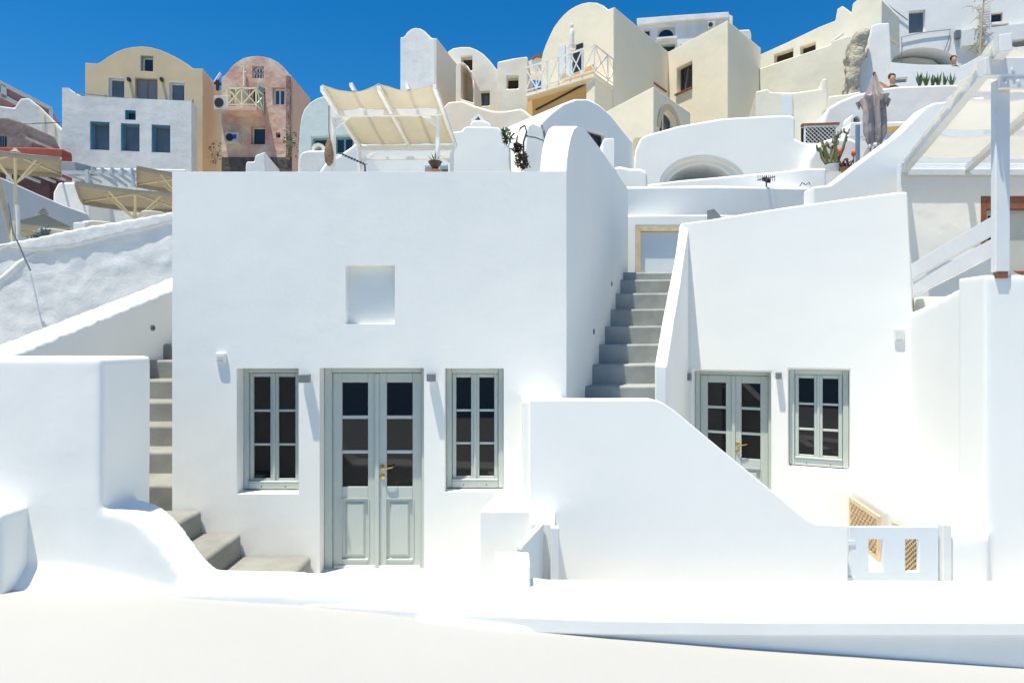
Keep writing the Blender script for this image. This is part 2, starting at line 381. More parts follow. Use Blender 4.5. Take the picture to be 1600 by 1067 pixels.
# windows
casement(A, w1[0] + .003, w1[1] + .012, w1[2] - .003, w1[3] - .003, .20, 2, 3, fw=.05, sw=.04)
casement(A, w2[0] + .003, w2[1] + .012, w2[2] - .003, w2[3] - .003, .185, 2, 3, fw=.055, sw=.04)
def double_door(parent, s0, z0, s1, z1, d, side_w=.07):
    f = NB()
    box(f, s0, s0 + side_w, d - .05, d + .06, z0, z1); box(f, s1 - side_w * .6, s1, d - .05, d + .06, z0, z1)
    box(f, s0 + side_w, s1 - side_w * .6, d - .05, d + .06, z1 - .05, z1)
    fr = obj('door_frame', f, PAINT, parent, bevel=.006, seg=1)
    a0 = s0 + side_w + .003; a1 = s1 - side_w * .6 - .003; c = (a0 + a1) / 2; H = z1 - .053 - z0
    for i, (q0, q1) in enumerate(((a0, c - .003), (c + .003, a1))):
        st = .095; wd = q1 - q0
        leaf = NB(); T0, T1 = d - .012, d + .032
        zt = z1 - .056; zb = z0 + .012
        p0, p1 = q0 + st, q1 - st
        tr, br, lock = .10, .10, .13
        glass_b = zb + H * .415; panel_t = glass_b - lock
        box(leaf, q0, p0, T0, T1, zb, zt); box(leaf, p1, q1, T0, T1, zb, zt)
        box(leaf, p0, p1, T0, T1, zt - tr, zt); box(leaf, p0, p1, T0, T1, zb, zb + br); box(leaf, p0, p1, T0, T1, panel_t, glass_b)
        gh = zt - tr - glass_b
        for k in (1, 2):
            zc = glass_b + gh * k / 3; box(leaf, p0, p1, T0 + .006, T1 - .006, zc - .018, zc + .018)
        lf = obj('door_leaf', leaf, PAINT, parent, bevel=.004, seg=1)
        b = NB(); box(b, p0 - .01, p1 + .01, T0 + .022, T0 + .028, glass_b - .01, zt - tr + .01); obj('pane', b, GLASS, lf)
        b = NB(); box(b, p0 - .005, p1 + .005, T0 + .02, T0 + .03, zb + br - .005, panel_t + .005)
        m_ = .03; prism_pts = ((p0 + m_, zb + br + m_), (p1 - m_, zb + br + m_), (p1 - m_, panel_t - m_), (p0 + m_, panel_t - m_))
        inn = [(x + (.022 if x < (p0 + p1) / 2 else -.022), z + (.022 if z < (zb + panel_t) / 2 else -.022)) for x, z in prism_pts]
        va = [b.verts.new((x, T0 + .019, z)) for x, z in prism_pts]; vb = [b.verts.new((x, T0 + .002, z)) for x, z in inn]
        b.faces.new(vb)
        for k in range(4): b.faces.new((va[k], va[(k + 1) % 4], vb[(k + 1) % 4], vb[k]))
        obj('door_panel', b, PAINT, lf)
        b = NB(); box(b, p0 - .002, p1 + .002, T0 - .010, T0 - .0005, zb + br - .020, zb + br - .002); box(b, p0 - .014, p0 - .003, T0 - .008, T0 - .0005, zb + br, panel_t); box(b, p1 + .003, p1 + .014, T0 - .008, T0 - .0005, zb + br, panel_t); box(b, p0 - .002, p1 + .002, T0 - .008, T0 - .0005, panel_t + .002, panel_t + .014)
        obj('panel_moulding', b, PAINT, lf)
        b = NB(); box(b, q0 + .01, q1 - .01, T0 - .022, T0 - .001, zb, zb + .035); obj('weather_bar', b, WPAINT, lf, bevel=.006, seg=1)
    b = NB(); box(b, c - .022, c + .022, d - .034, d - .013, z0 + .02, z1 - .06); obj('cover_strip', b, PAINT, parent, bevel=.007, seg=2)
    hx = c + .055; hz = z0 + H * .52
    b = NB()
    for zz in (hz, hz - .095):
        bm2 = NB(); lathe(bm2, [(.026, 0), (.026, .008), (.018, .014), (.010, .016)], n=16); me = bpy.data.meshes.new('t'); bm2.to_mesh(me); bm2.free()
        s_ = len(b.verts); b.from_mesh(me); b.verts.ensure_lookup_table()
        for v in b.verts[s_:]: x, y, z = v.co; v.co = (hx + x, d - .013 - z, zz + y)
        bpy.data.meshes.remove(me)
    tube(b, [(hx, d - .02, hz), (hx, d - .055, hz), (hx + .02, d - .062, hz), (hx + .06, d - .062, hz - .004), (hx + .105, d - .058, hz + .006), (hx + .115, d - .05, hz + .012)], [.008, .008, .009, .008, .007, .006], 8)
    obj('door_handle', b, BRASS, parent, smooth=True)
double_door(A, dr[0] + .003, dr[1] + .03, dr[2] - .003, dr[3] - .003, .205, .075)
b = NB(); box(b, dr[0], dr[2], -.02, .24, dr[1] - .05, dr[1] + .028); obj('door_sill', b, WSMOOTH, A, bevel=.01)

def sconce(F, px, py, wpx, hpx, label, group='box wall lamps beside the doors', d=.10):
    s0, z0, s1, z1 = F.rect(px - wpx / 2, py - hpx / 2, px + wpx / 2, py + hpx / 2)
    r = empty('wall_lamp', F.W(px, py), F.a, label, 'wall lamp', group); cx = (s0 + s1) / 2; hw = (s1 - s0) / 2; hh = (z1 - z0) / 2
    b = NB(); box(b, -hw, hw, -d, -.012, -hh, hh); obj('housing', b, STEEL, r, bevel=.004, seg=1)
    b = NB(); box(b, -hw * .7, hw * .7, -.0125, .004, -hh * .8, hh * .8); obj('back_plate', b, DARK, r)
    b = NB(); box(b, -hw * .8, hw * .8, -d * .85, -.02, -hh - .003, -hh + .002); obj('lens', b, WPAINT, r)
sconce(FA, 479, 590, 15, 12.5, 'grey box wall lamp between the left window and the central double door')
sconce(FA, 675, 588.5, 13, 12, 'grey box wall lamp between the central double door and its right window')
# small white sensor box
r = empty('alarm_box', FA.W(346.5, 558), 0, 'small white plastic box on the facade above the left window', 'sensor box')
b = NB(); box(b, -.052, .052, -.036, .0, -.048, .048); obj('casing', b, WPAINT, r, bevel=.012, seg=3)
b = NB(); box(b, -.028, .028, -.040, -.0365, -.02, .012); obj('lens', b, mat('milky_plastic', (.6, .62, .62), .3), r)
def spot(loc, nrm, label, rad=.035):
    r = empty('recessed_light', loc, 0, label, 'step light', 'round recessed lights beside the steps')
    q = Vector(nrm).to_track_quat('Z', 'Y'); r.rotation_mode = 'QUATERNION'; r.rotation_quaternion = q
    b = NB(); lathe(b, [(rad, -.01), (rad, .006), (rad * .8, .010), (rad * .62, .004)], n=18); obj('rim', b, STEEL, r, smooth=True)
    b = NB(); lathe(b, [(rad * .4, .004), (rad * .34, .008), (.004, .009)], n=14); obj('lens', b, DARK, r, smooth=True)
nside = Vector((1, -.355, 0)).normalized()
def side_pt(px, py):
    u = (px - 800) / FPX; Y = (.5525 - .355 * 6.5) / (u - .355); return Vector((u * Y, Y, (533 - py) / FPX * Y))
spot(side_pt(955.5, 443), nside, 'upper of two round recessed lights in the shaded wall beside the right hand steps')
spot(side_pt(927.5, 517.5), nside, 'lower of two round recessed lights in the shaded wall beside the right hand steps')

# ================================================================ RIGHT STAIRS
def steps_right():
    b = NB(); z0 = 7.28
    ys = [603.5, 569.5, 538, 509.5, 483, 458, 437, 425]; xs = [914, 926, 937.5, 946, 954.5, 965, 969.5, 978]
    prevY = None
    for k in range(8):
        Yk = 7.28 + .36 * k if k < 7 else 7.28 + .36 * 7 - .12
        Z = (533 - ys[k]) / FPX * Yk; xl = .5525 + .355 * (Yk - 6.5)
        xr = (1023 + (Yk - 6.62) * 19.5 - 800) / FPX * Yk + .05
        Yn = 7.28 + .36 * (k + 1) - (.12 if k == 6 else 0) if k < 7 else 11.0
        if k == 7: xr = 3.6
        bb = .004 * (k % 2)
        # slightly skewed step as vprism
        vprism(b, [(xl - .1, Yk + .0), (xr, Yk + .02), (xr + .08, Yn + .12), (xl - .0, Yn + .12)], -2.5, [Z, Z + .012, Z + .012, Z])
    # first lower step going down behind the wall
    Z = -.70; vprism(b, [(.40, 6.9), (1.52, 6.92), (1.6, 7.4), (.55, 7.4)], -2.5, Z)
    o = obj('stone_steps', b, CONC, bevel=.03, seg=3)
    tag(o, 'cool grey steps climbing beside the shaded house wall to the pine door frame', 'steps')
steps_right()
# stair parapet C : front end vertical, then rising steeply, right face shaded
uC = lambda px, Y: (px - 800) / FPX * Y
b = NB()
# follow the flight: left/right top edges given in pixels with depths
Ls = [(1023, 640, 6.62), (1023, 570, 6.62), (1029, 535, 6.95), (1036, 495, 7.35), (1045, 450, 7.8), (1055, 400, 8.25), (1062, 350, 8.62)]
Rs = [(1042, 640, 6.62), (1042, 572, 6.62), (1048, 535, 6.95), (1054, 495, 7.35), (1062, 450, 7.8), (1069, 400, 8.25), (1077, 350, 8.62)]
LT = [b.verts.new(W(*p)) for p in Ls]; RT = [b.verts.new(W(*p)) for p in Rs]
LB = [b.verts.new((v.co.x, v.co.y, -2.5)) for v in LT[1:]]; RB = [b.verts.new((v.co.x, v.co.y, -2.5)) for v in RT[1:]]
LT, RT = LT[1:], RT[1:]
for v in [x for x in b.verts if not x.link_faces and x not in LT + RT + LB + RB]: b.verts.remove(v)
m_ = len(LT)
for i in range(m_ - 1):
    b.faces.new((LT[i], RT[i], RT[i + 1], LT[i + 1])); b.faces.new((LB[i], LB[i + 1], RB[i + 1], RB[i]))
    b.faces.new((LT[i], LT[i + 1], LB[i + 1], LB[i])); b.faces.new((RT[i], RB[i], RB[i + 1], RT[i + 1]))
b.faces.new((LT[0], LB[0], RB[0], RT[0])); b.faces.new((LT[-1], RT[-1], RB[-1], LB[-1]))
o = obj('stair_side_wall', b, WSMOOTH, bevel=.02, seg=3)
tag(o, 'narrow white wall rising steeply on the right side of the grey steps, its top in full sun', 'wall')

# ================================================================ FRONT STAIR WALL G with block K and hinge pier
b = NB(); YG = 5.81
def gx(px, py, Y=YG): return ((px - 800) / FPX * Y, (533 - py) / FPX * Y)
pts = [gx(828, 625), gx(1020, 624.5), gx(1034, 628), gx(1050, 638), gx(1260, 811), gx(1275, 818), gx(1325, 821), (gx(1325, 821)[0], -2.5), (gx(828, 625)[0], -2.5)]
prism(b, pts, YG, YG + .22)
o = obj('stair_wall', b, WSMOOTH, bevel=.022, seg=3)
b = NB(); vprism(b, [(.1, YG + .1), (.50, YG + .1), (.50, 6.52), (.1, 6.52)], -2.5, gx(0, 626)[1] - .02)   # return wall to the house
boolean(o, b, 'UNION')
b = NB(); vprism(b, [(-.29, YG - .02), (.19, YG - .02), (.19, 6.55), (-.145, 6.55)], -2.5, -1.54); boolean(o, b, 'UNION')
b = NB(); vprism(b, [(.165, 5.46), (.365, 5.46), (.39, 5.85), (.165, 5.85)], -2.5, -1.556); boolean(o, b, 'UNION')
for q in o.data.polygons: q.use_smooth = True
tag(o, 'white wall, level then sloping down to the gate, before the right hand steps', 'wall')
# landing slab behind the wall, at the foot of the flight
b = NB(); box(b, .52, 1.52, 6.05, 6.9, -2.4, -.78); tag(obj('stair_landing', b, CONC, bevel=.01), kind='structure')

# white cube on the parapet
b = NB(); box(b, -.128, .128, 4.5, 4.80, -1.74, -1.575); o = obj('gate_pier', b, WSMOOTH, bevel=.016, seg=3)
tag(o, 'small white cube on the low parapet at the free end of the open white gate', 'pier')
# open gate leaf and its post
r = empty('garden_gate', (.25, 5.45, -2.36), 0, 'white boarded gate standing open between the white cube and the sloping wall', 'gate')
b = NB(); bar(b, (0, 0, .40), (-.195, -.62, .40), .04, .76); obj('gate_leaf', b, PBLUE, r, bevel=.008)  # white gate; the shade on this leaf is put in as pale blue
b = NB(); bar(b, (0, 0, .80), (-.195, -.62, .80), .05, .035); obj('top_rail', b, WPAINT, r, bevel=.006)
b = NB(); box(b, .075, .145, -.09, -.012, 0, .80); obj('post', b, WPAINT, r, bevel=.008)

# ================================================================ RIGHT HOUSE D
FD = Face(1143, 8.33, -25)
ptsD = [(1062, 349), (1100, 344), (1160, 334), (1230, 323), (1330, 309), (1400, 300), (1418, 299), (1421, 360), (1427, 490), (1427, 960), (1062, 960)]
D = FD.root('white_house', 'white house behind the sloping wall with grey double door and one six pane window', 'house')
P = [FD.at(*p) for p in ptsD]; P = [(a if i not in (8, 9) else P[8][0], max(z, -2.6)) for i, (a, z) in enumerate(P)]
b = NB(); prism(b, P, 0, .9); wl = obj('wall', b, WSMOOTH, D, bevel=.025, seg=3)
dd = FD.rect(1083, 580, 1204.5, 866); wd = FD.rect(1232, 577, 1327.5, 732)
cb = NB(); box(cb, dd[0], dd[2], -.5, .3, -2.36, dd[3]); box(cb, wd[0], wd[2], -.5, .22, wd[1], wd[3]); boolean(wl, cb)
double_door(D, dd[0] + .003, -2.34, dd[2] - .003, dd[3] - .003, .205, .06)
casement(D, wd[0] + .003, wd[1] + .012, wd[2] - .003, wd[3] - .003, .15, 2, 3, fw=.065, sw=.045)
sconce(FD, 1217, 586, 9.5, 10, 'grey box wall lamp between the door and window of the right hand house')
sconce(FD, 1077.5, 588, 6, 11, 'grey box wall lamp half hidden at the left jamb of the right hand door')
r = empty('socket_box', FD.W(1405, 523), FD.a, 'small pale square box on the blank wall right of the six pane window', 'socket box')
b = NB(); box(b, -.05, .05, -.03, .0, -.075, .075); obj('cover', b, WPAINT, r, bevel=.006)
b = NB(); box(b, -.036, .036, -.035, -.0305, -.05, .05); obj('flap', b, mat('pale_plastic', (.66, .69, .70), .4), r)

# ================================================================ E : curved white wall with ledge, F : right hand wall
def pz(px, Y): return ((px - 800) / FPX * Y, Y)
b = NB()
inner = [pz(1410, 7.62), pz(1430, 7.42), pz(1450, 7.15), pz(1475, 6.82), pz(1500, 6.52), pz(1520, 6.30), pz(1538, 6.12)]
zt = [.33, .355, .41, .48, .54, .59, .62]
outer = [(x + .45, y + .35) for x, y in inner]
n = len(inner)
a0 = [b.verts.new((x, y, -2.5)) for x, y in inner]; a1 = [b.verts.new((x, y, z)) for (x, y), z in zip(inner, zt)]
c0 = [b.verts.new((x, y, -2.5)) for x, y in outer]; c1 = [b.verts.new((x, y, z)) for (x, y), z in zip(outer, zt)]
for i in range(n - 1):
    b.faces.new((a0[i], a0[i + 1], a1[i + 1], a1[i])); b.faces.new((c0[i + 1], c0[i], c1[i], c1[i + 1]))
    b.faces.new((a1[i], a1[i + 1], c1[i + 1], c1[i])); b.faces.new((a0[i + 1], a0[i], c0[i], c0[i + 1]))
b.faces.new((a0[0], a1[0], c1[0], c0[0])); b.faces.new((a0[-1], c0[-1], c1[-1], a1[-1]))
o = obj('curved_wall', b, WSMOOTH)
b = NB(); x1 = pz(1540, 6.08)[0]; box(b, x1, 8.5, 6.08, 6.45, -2.5, .632); boolean(o, b, 'UNION')
# ledge
lg = [pz(1336, 7.78), pz(1350, 7.5), pz(1370, 7.1), pz(1400, 6.66), pz(1425, 6.38), pz(1450, 6.20), pz(1478, 6.05), pz(1478, 5.93), pz(1545, 5.9), pz(1545, 6.3), pz(1500, 6.7), pz(1440, 7.5), pz(1360, 8.2)]
b = NB(); vprism(b, lg, -2.5, -1.795); boolean(o, b, 'UNION')
soft(o, .03, 5); tag(o, 'tall white wall curving towards the viewer at the right, with a bright curved ledge at its foot', 'wall')
# wooden lattice windows under the ledge (on the left-facing lower wall)
def lattice(parent, p0, p1, z0, z1, off, mname='lattice', m=None, nd=9, th=.018, fw=.05):
    p0 = Vector(p0); p1 = Vector(p1); dx = (p1 - p0); Ln = dx.length; dx.normalize(); nn = Vector((dx.y, -dx.x))
    def at(s, z, d): q = p0 + dx * s + nn * (off + d); return (q.x, q.y, z)
    f = NB()
    for s in (fw / 2, Ln - fw / 2): bar(f, at(s, z0, 0), at(s, z1, 0), fw, .03, up=(nn.x, nn.y, 0))
    for z in (z0 + fw / 2, z1 - fw / 2): bar(f, at(fw, z, 0), at(Ln - fw, z, 0), .03, fw)
    fr = obj('frame', f, m or PINE, parent)
    l = NB(); H = z1 - z0; step = Ln / nd
    def clip(s0, sgn):
        pts = []
        a = (s0, z0); 
        # line s = s0 + sgn*(z - z0)
        zz0, zz1 = z0 + fw, z1 - fw
        s_a, s_b = s0 + sgn * (zz0 - z0), s0 + sgn * (zz1 - z0)
        lo, hi = fw, Ln - fw
        if sgn > 0: t0 = max(zz0, z0 + (lo - s0)); t1 = min(zz1, z0 + (hi - s0))
        else: t0 = max(zz0, z0 + (s0 - hi)); t1 = min(zz1, z0 + (s0 - lo))
        return (t0, t1) if t1 - t0 > .01 else None
    for sgn in (1, -1):
        s0 = -H if sgn > 0 else 0
        while s0 < (Ln if sgn > 0 else Ln + H):
            c = clip(s0, sgn)
            if c: bar(l, at(s0 + sgn * (c[0] - z0), c[0], .004 * sgn), at(s0 + sgn * (c[1] - z0), c[1], .004 * sgn), th * 1.3, .008, up=(0, 0, 1))
            s0 += step
    obj('lattice', l, m or PINE, fr); return fr
r = empty('lattice_window', (0, 0, 0), 0, 'raw pine lattice shutter in the low wall under the curved ledge, left of the other', 'shutter', 'pine lattice shutters under the ledge')
lattice(r, (Vector(lg[0]) * .75 + Vector(lg[1]) * .25), (Vector(lg[3]) * .6 + Vector(lg[2]) * .4), -2.36, -1.87, .08, nd=10)
r = empty('lattice_window', (0, 0, 0), 0, 'raw pine lattice shutter seen through the right hand slot of the closed gate', 'shutter', 'pine lattice shutters under the ledge')
lattice(r, lg[3], lg[5], -2.36, -1.87, .035, nd=9, fw=.06)
# closed gate between sloping wall and ledge
YGt = 5.93
FG = Face(800, YGt, 0)
gt = FG.root('garden_gate', 'closed white gate coloured pale blue for its shade, with two upright slots beside the foot of the sloping wall', 'gate')
q = FG.rect(1327, 822.5, 1467, 960); b = NB(); box(b, q[0], q[2], 0, .045, -2.33, q[3]); lf = obj('gate_leaf', b, PBLUE, gt, bevel=.008)  # pale blue here stands for shade on white wood
cb = NB()
for x0_, x1_ in ((1358, 1380), (1415, 1436)):
    k = FG.rect(x0_, 842, x1_, 892); box(cb, k[0], k[2], -.3, .3, k[1], k[3])
boolean(lf, cb)
b = NB(); k = FG.rect(1470, 818, 1484, 960); box(b, k[0], k[2], -.03, .07, -2.36, k[3]); obj('post', b, WPAINT, gt, bevel=.008)
b = NB(); 
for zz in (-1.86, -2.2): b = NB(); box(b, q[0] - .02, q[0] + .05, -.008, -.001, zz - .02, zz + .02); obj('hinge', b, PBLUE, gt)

# ================================================================ LEFT STAIRS Q and wall R
b = NB()
Zs = [-1.535, -1.28, -1.025, -.77, -.515, -.26, -.037, .19]; 
Yn = [6.86, 7.45, 7.83, 8.21, 8.59, 8.97, 9.30, 9.65]
for k, (y, z) in enumerate(zip(Yn, Zs)):
    ye = Yn[k + 1] + .06 if k < 7 else 11
    box(b, -5.6, -3.44 + .002 * k, y, ye, -2.6, z)
# lower flight along the facade
for (xn, z, xe) in ((-3.14, -1.703, -5.3), (-2.74, -1.937, -3.2), (-2.03, -2.17, -2.8)):
    box(b, xe, xn, 4.9, 6.49 if xn > -3.2 else 6.90, -2.6, z)
o = obj('stone_steps', b, CONCW, bevel=.04, seg=3)
tag(o, 'warm grey screeded steps turning up around the left corner of the central house', 'steps')
b = NB()
pl = [(-6.1, 6.4), (-5.39, 7.0), (-5.04, 9.5), (-4.9, 10.6)]
ztop = [-.42, -.105, .79, 1.2]
A_ = [b.verts.new((x, y, z)) for (x, y), z in zip(pl, ztop)]; B_ = [b.verts.new((x - .42, y, z)) for (x, y), z in zip(pl, ztop)]
A0 = [b.verts.new((x, y, -2.6)) for x, y in pl]; B0 = [b.verts.new((x - .42, y, -2.6)) for x, y in pl]
for i in range(3):
    b.faces.new((A_[i], A_[i + 1], B_[i + 1], B_[i])); b.faces.new((A0[i], A0[i + 1], A_[i + 1], A_[i])); b.faces.new((B0[i + 1], B0[i], B_[i], B_[i + 1])); b.faces.new((A0[i + 1], A0[i], B0[i], B0[i + 1]))
b.faces.new((A0[0], A_[0], B_[0], B0[0])); b.faces.new((A0[3], B0[3], B_[3], A_[3]))
o = obj('stair_side_wall', b, WSMOOTH); soft(o, .04, 4)
tag(o, 'white wall sloping up behind the left hand steps, its side in shade with one round light', 'wall')
u_ = (238 - 800) / FPX; Yr = (-5.39 - .14 * 7) / (u_ - .14); spot(Vector((u_ * Yr + .012, Yr, (533 - 512) / FPX * Yr)), (1, -.14, 0), 'round recessed light in the shaded wall above the left hand steps', .04)

# ================================================================ rough wall S with coping
FS = Face(135, 11, 0)
top = [(-80, 400), (0, 384), (60, 373), (130, 358), (200, 346), (269, 334), (420, 318)]
low = [(420, 330), (300, 343), (269, 350), (255, 352), (230, 360), (205, 364), (180, 370), (150, 377), (120, 385), (95, 389), (80, 390), (60, 391), (40, 391), (25, 388), (12, 385), (0, 392), (-80, 408)]
Srt = FS.root('rough_wall', 'rough grey white rendered wall with a wavy crack under its coping, at the left behind the steps', 'wall')
b = NB(); prism(b, [FS.at(*p) for p in top] + [FS.at(420, 800), FS.at(-80, 800)], 0, .5)
o = obj('wall', b, WROUGH, Srt); soft(o, .06, 3); displace(o, .05, .4)
b = NB(); prism(b, [FS.at(x, y - 3) for x, y in top] + [FS.at(*p) for p in low], -.045, .42); o = obj('coping', b, WROUGH, Srt); soft(o, .045, 3); displace(o, .02, .3)
# second sloping ridge lower left
b = NB(); tube(b, [FS.W(-20, 452, .05) , FS.W(8, 432, .05), FS.W(30, 412, .05), FS.W(52, 396, .05)], [.09, .08, .08, .06], 10)
for v in b.verts: v.co -= Vector((FS.o.x, FS.o.y, 0))
obj('plaster_ridge', b, WROUGH, Srt, smooth=True)
r = empty('wire', (0, 0, 0), 0, 'thin dark wire hanging over the left end of the rough wall', 'wire')
b = NB(); tube(b, [FS.W(27, 322, -.2), FS.W(38, 368, -.25), FS.W(45, 385, -.22), FS.W(52, 405, -.2), FS.W(60, 424, -.18)], .012, 6); obj('strand', b, STEEL, r)
#PART2
# ================================================================ MIDDLE GROUND (right)
LOW = -1.5
F = Face(1100, 10.35, 0)
house('terrace_wall', 'low white wall at the top of the grey steps with a pine door frame set in it', 'wall', F,
      [(940, 338), (990, 336), (1110, 335), (1300, 338), (1300, 480), (940, 480)], .5, WSMOOTH, [dict(px=(993, 353, 1068, 432), d=.16, kind='none')])
s0, z0, s1, z1 = F.rect(993, 353, 1068, 432)
r = F.root('door_frame', 'raw pine door frame with a white panel coloured pale blue for its shade at the top of the steps', 'door')
b = NB(); fw = .085; box(b, s0, s0 + fw, .0, .10, z0, z1); box(b, s0 + fw, s1, .0, .10, z1 - fw, z1); obj('frame', b, PINE, r, bevel=.006)
b = NB(); box(b, s0 + fw * .75, s0 + fw * .95, -.012, -.002, z0, z1 - fw * .7); box(b, s0 + fw, s1, -.012, -.002, z1 - fw * .95, z1 - fw * .75); obj('moulding', b, PINE, r)
b = NB(); box(b, s0 + fw + .003, s1, .06, .10, z0, z1 - fw - .003); obj('door_leaf', b, PBLUE, r)  # white door, its shade put into the pale blue
F = Face(1100, 11.3, 30)
house('terrace_wall', 'shaded pale blue white wall with a bright top edge above the pine door frame', 'wall', F,
      [(930, 291), (1000, 290), (1120, 289), (1210, 291), (1310, 293), (1310, 420), (930, 420)], .5, WHITE, bevel=.06)
r = empty('roof_vent', W(1118, 345, 8.6), R(30), 'small grey triangular vent poking up over the sloping roofline of the right hand house', 'vent')
b = NB(); prism(b, [(-.03, -.2), (-.03, .16), (.17, .03), (.17, -.2)], 0, .12); obj('cowl', b, STEEL, r)
F = Face(1150, 13, -8)
house('terrace_wall', 'thin white strip of wall with an aerial on it, below the wide arch', 'wall', F,
      [(985, 291), (1062, 281), (1210, 268), (1262, 262), (1292, 262), (1292, 340), (985, 340)], .4, WHITE, bevel=.05)
F = Face(1120, 15, -12)
rt, wl = house('arched_wall', 'white wall with a rounded left corner and a wide shallow arch opening on a dim vault', 'wall', F,
      [(988, 300), (990, 262), (992, 235), (1000, 216), (1010, 210), (1060, 196), (1130, 184), (1200, 180), (1236, 179), (1243, 183), (1243, 216), (1256, 222), (1285, 223), (1300, 226), (1300, 330), (988, 330)], 1.6, WHITE, bevel=.08, seg=3)
cb = NB()
def archcut(cb, F, x0, x1, ytop, ybase, ybot, d):
    a = [F.at(x0, ybot)] + [F.at((x0 + x1) / 2 - (x1 - x0) / 2 * math.cos(math.pi * i / 20), ybase - (ybase - ytop) * math.sin(math.pi * i / 20)) for i in range(21)] + [F.at(x1, ybot)]
    prism(cb, a, -.5, d)
archcut(cb, F, 1032, 1165, 245, 292, 310, .16); boolean(wl, cb)
cb = NB(); archcut(cb, F, 1042, 1150, 254, 293, 310, 1.45); boolean(wl, cb)
r = F.root('cream_urn', 'small cream round urn inside the dim arch', 'urn'); a, z = F.at(1087, 277); b = NB(); lathe(b, [(.05, -.2), (.12, -.14), (.13, .0), (.07, .05), (.02, .06)], (a, .9, z), 14); obj('urn_body', b, CREAM, r, smooth=True)
# aerial on the strip wall
def aerial(name, F, px, py, w_, h_, label, d=-.2):
    r = empty(name, F.W(px, py, d), F.a, label, 'aerial'); b = NB()
    bar(b, (0, 0, -h_), (0, 0, h_ * .5), .02); bar(b, (-w_, 0, 0), (w_, 0, .06), .015)
    for k in range(9):
        x = -w_ + 2 * w_ * k / 8; bar(b, (x, 0, -h_ * .35 + .03), (x, 0, h_ * .35 + .03), .008)
    bar(b, (0, -.12, -.05), (0, .1, .05), .07); obj('rods', b, DARK, r)
FQ = Face(1150, 12.4, 0)
aerial('television_aerial', FQ, 1191, 285, .16, .16, 'little square television aerial on the white strip below the wide arch')
r = empty('coiled_cable', FQ.W(1256, 287), 0, 'short coil of dark cable lying on the white strip right of the aerial', 'cable')
b = NB(); tube(b, [(-.08, 0, -.05), (-.03, 0, .03), (.0, 0, .0), (.04, 0, -.02), (.1, 0, .03), (.12, 0, -.02)], .008, 6); obj('cable_loop', b, DARK, r)

# pale shaded dome fronted wall H12
F = Face(915, 14.5, 38)
rt, wl = house('domed_house', 'pale shaded white vault front with a small brown window, behind the tall rounded crest', 'house', F,
      [(836, 300), (838, 205), (848, 188), (862, 175), (881, 161), (900, 154), (919, 154), (937, 163), (956, 180), (975, 204), (990, 222), (996, 300)], 3.2, WHITE,
      [dict(px=(918, 207, 944, 240), d=.15, fm=BROWN, gm=DGLASS, mull=1, fw=.04)], bevel=.05)
F = Face(950, 12.2, 0)
rt, wl = house('white_chimney', 'bright white square chimney in front of the shaded vault, right of the tall crest', 'chimney', F, [(941, 300), (941, 222), (944, 216), (958, 215), (961, 218), (961, 300)], .35, WHITE, bevel=.05, wallname='shaft')
F = Face(975, 12.6, 0)
house('rounded_wall', 'low rounded white hump between the bright square chimney and the wide arch', 'wall', F, [(955, 310), (957, 262), (968, 258), (985, 262), (1003, 262), (1012, 268), (1014, 310)], .8, WHITE, bevel=.08)
F = Face(985, 17.5, 0)
house('shutter_box', 'small tan slatted box in the gap between the shaded vault and the arched wall', 'box', F, [(992, 214), (1004, 214), (1004, 240), (992, 240)], .3, TAN, bevel=.01, wallname='casing')
# left of crest: white wall fragments with pipes and bushes
F = Face(820, 13.2, 10)
house('white_chimney', 'white block with pipes and a small lamp, just left of the tall rounded crest', 'chimney', F, [(812, 300), (822, 212), (824, 196), (832, 190), (850, 198), (852, 300)], .9, WHITE, bevel=.05, wallname='shaft')
r = empty('drain_pipe', (0, 0, 0), 0, 'thin dark bent pipe running over the white block left of the tall crest', 'pipe')
b = NB(); tube(b, [W(805, 238, 12.9), W(808, 215, 12.9), W(813, 200, 12.9), W(820, 196, 12.8), W(823, 206, 12.7), W(818, 222, 12.7), W(818, 262, 12.7)], .018, 6)
obj('pipe_run', b, DARK, r); b = NB(); tube(b, [W(846, 196, 12.9), W(850, 205, 12.8), W(852, 218, 12.8)], .025, 6); tube(b, [W(822, 212, 12.75), W(836, 214, 12.75), W(858, 222, 12.7)], .022, 6); obj('pipe_stub', b, STEEL, r)
def bush(name, loc, r_, n, m, label, cat='bush', group=None, leaf=.05, h=None):
    h = h or r_; ro = empty(name, loc, 0, label, cat, group); b = NB(); rnd = random.Random(int(abs(loc[0]) * 100) & 255)
    for i in range(n):
        a = rnd.uniform(0, 6.28); c = rnd.uniform(-1, 1); q = rnd.uniform(.25, 1) ** .5 * (1 + .25 * math.sin(3 * a))
        p = Vector((math.cos(a) * math.sqrt(1 - c * c) * r_ * q, math.sin(a) * math.sqrt(1 - c * c) * r_ * q, c * h * q))
        d = Vector((rnd.gauss(0, 1), rnd.gauss(0, 1), rnd.gauss(.4, 1))).normalized(); s = d.cross(Vector((rnd.gauss(0, 1), rnd.gauss(0, 1), 1))).normalized()
        L = leaf * rnd.uniform(.6, 1.4)
        vs = [b.verts.new(p + x) for x in (-s * L * .3, d * L * .6 - s * L * .25, d * L * 1.2, d * L * .5 + s * L * .3)]; b.faces.new(vs)
    obj('foliage', b, m, ro)
    b = NB(); 
    for k in range(5):
        a = k * 1.26; bar(b, (0, 0, -h), (math.cos(a) * r_ * .5, math.sin(a) * r_ * .5, h * .3), .012)
    obj('stems', b, DRY, ro); return ro
bush('bush', W(791, 214, 12.6), .13, 160, LEAF, 'small green bush behind the corner of the white tank block', leaf=.07, h=.16)
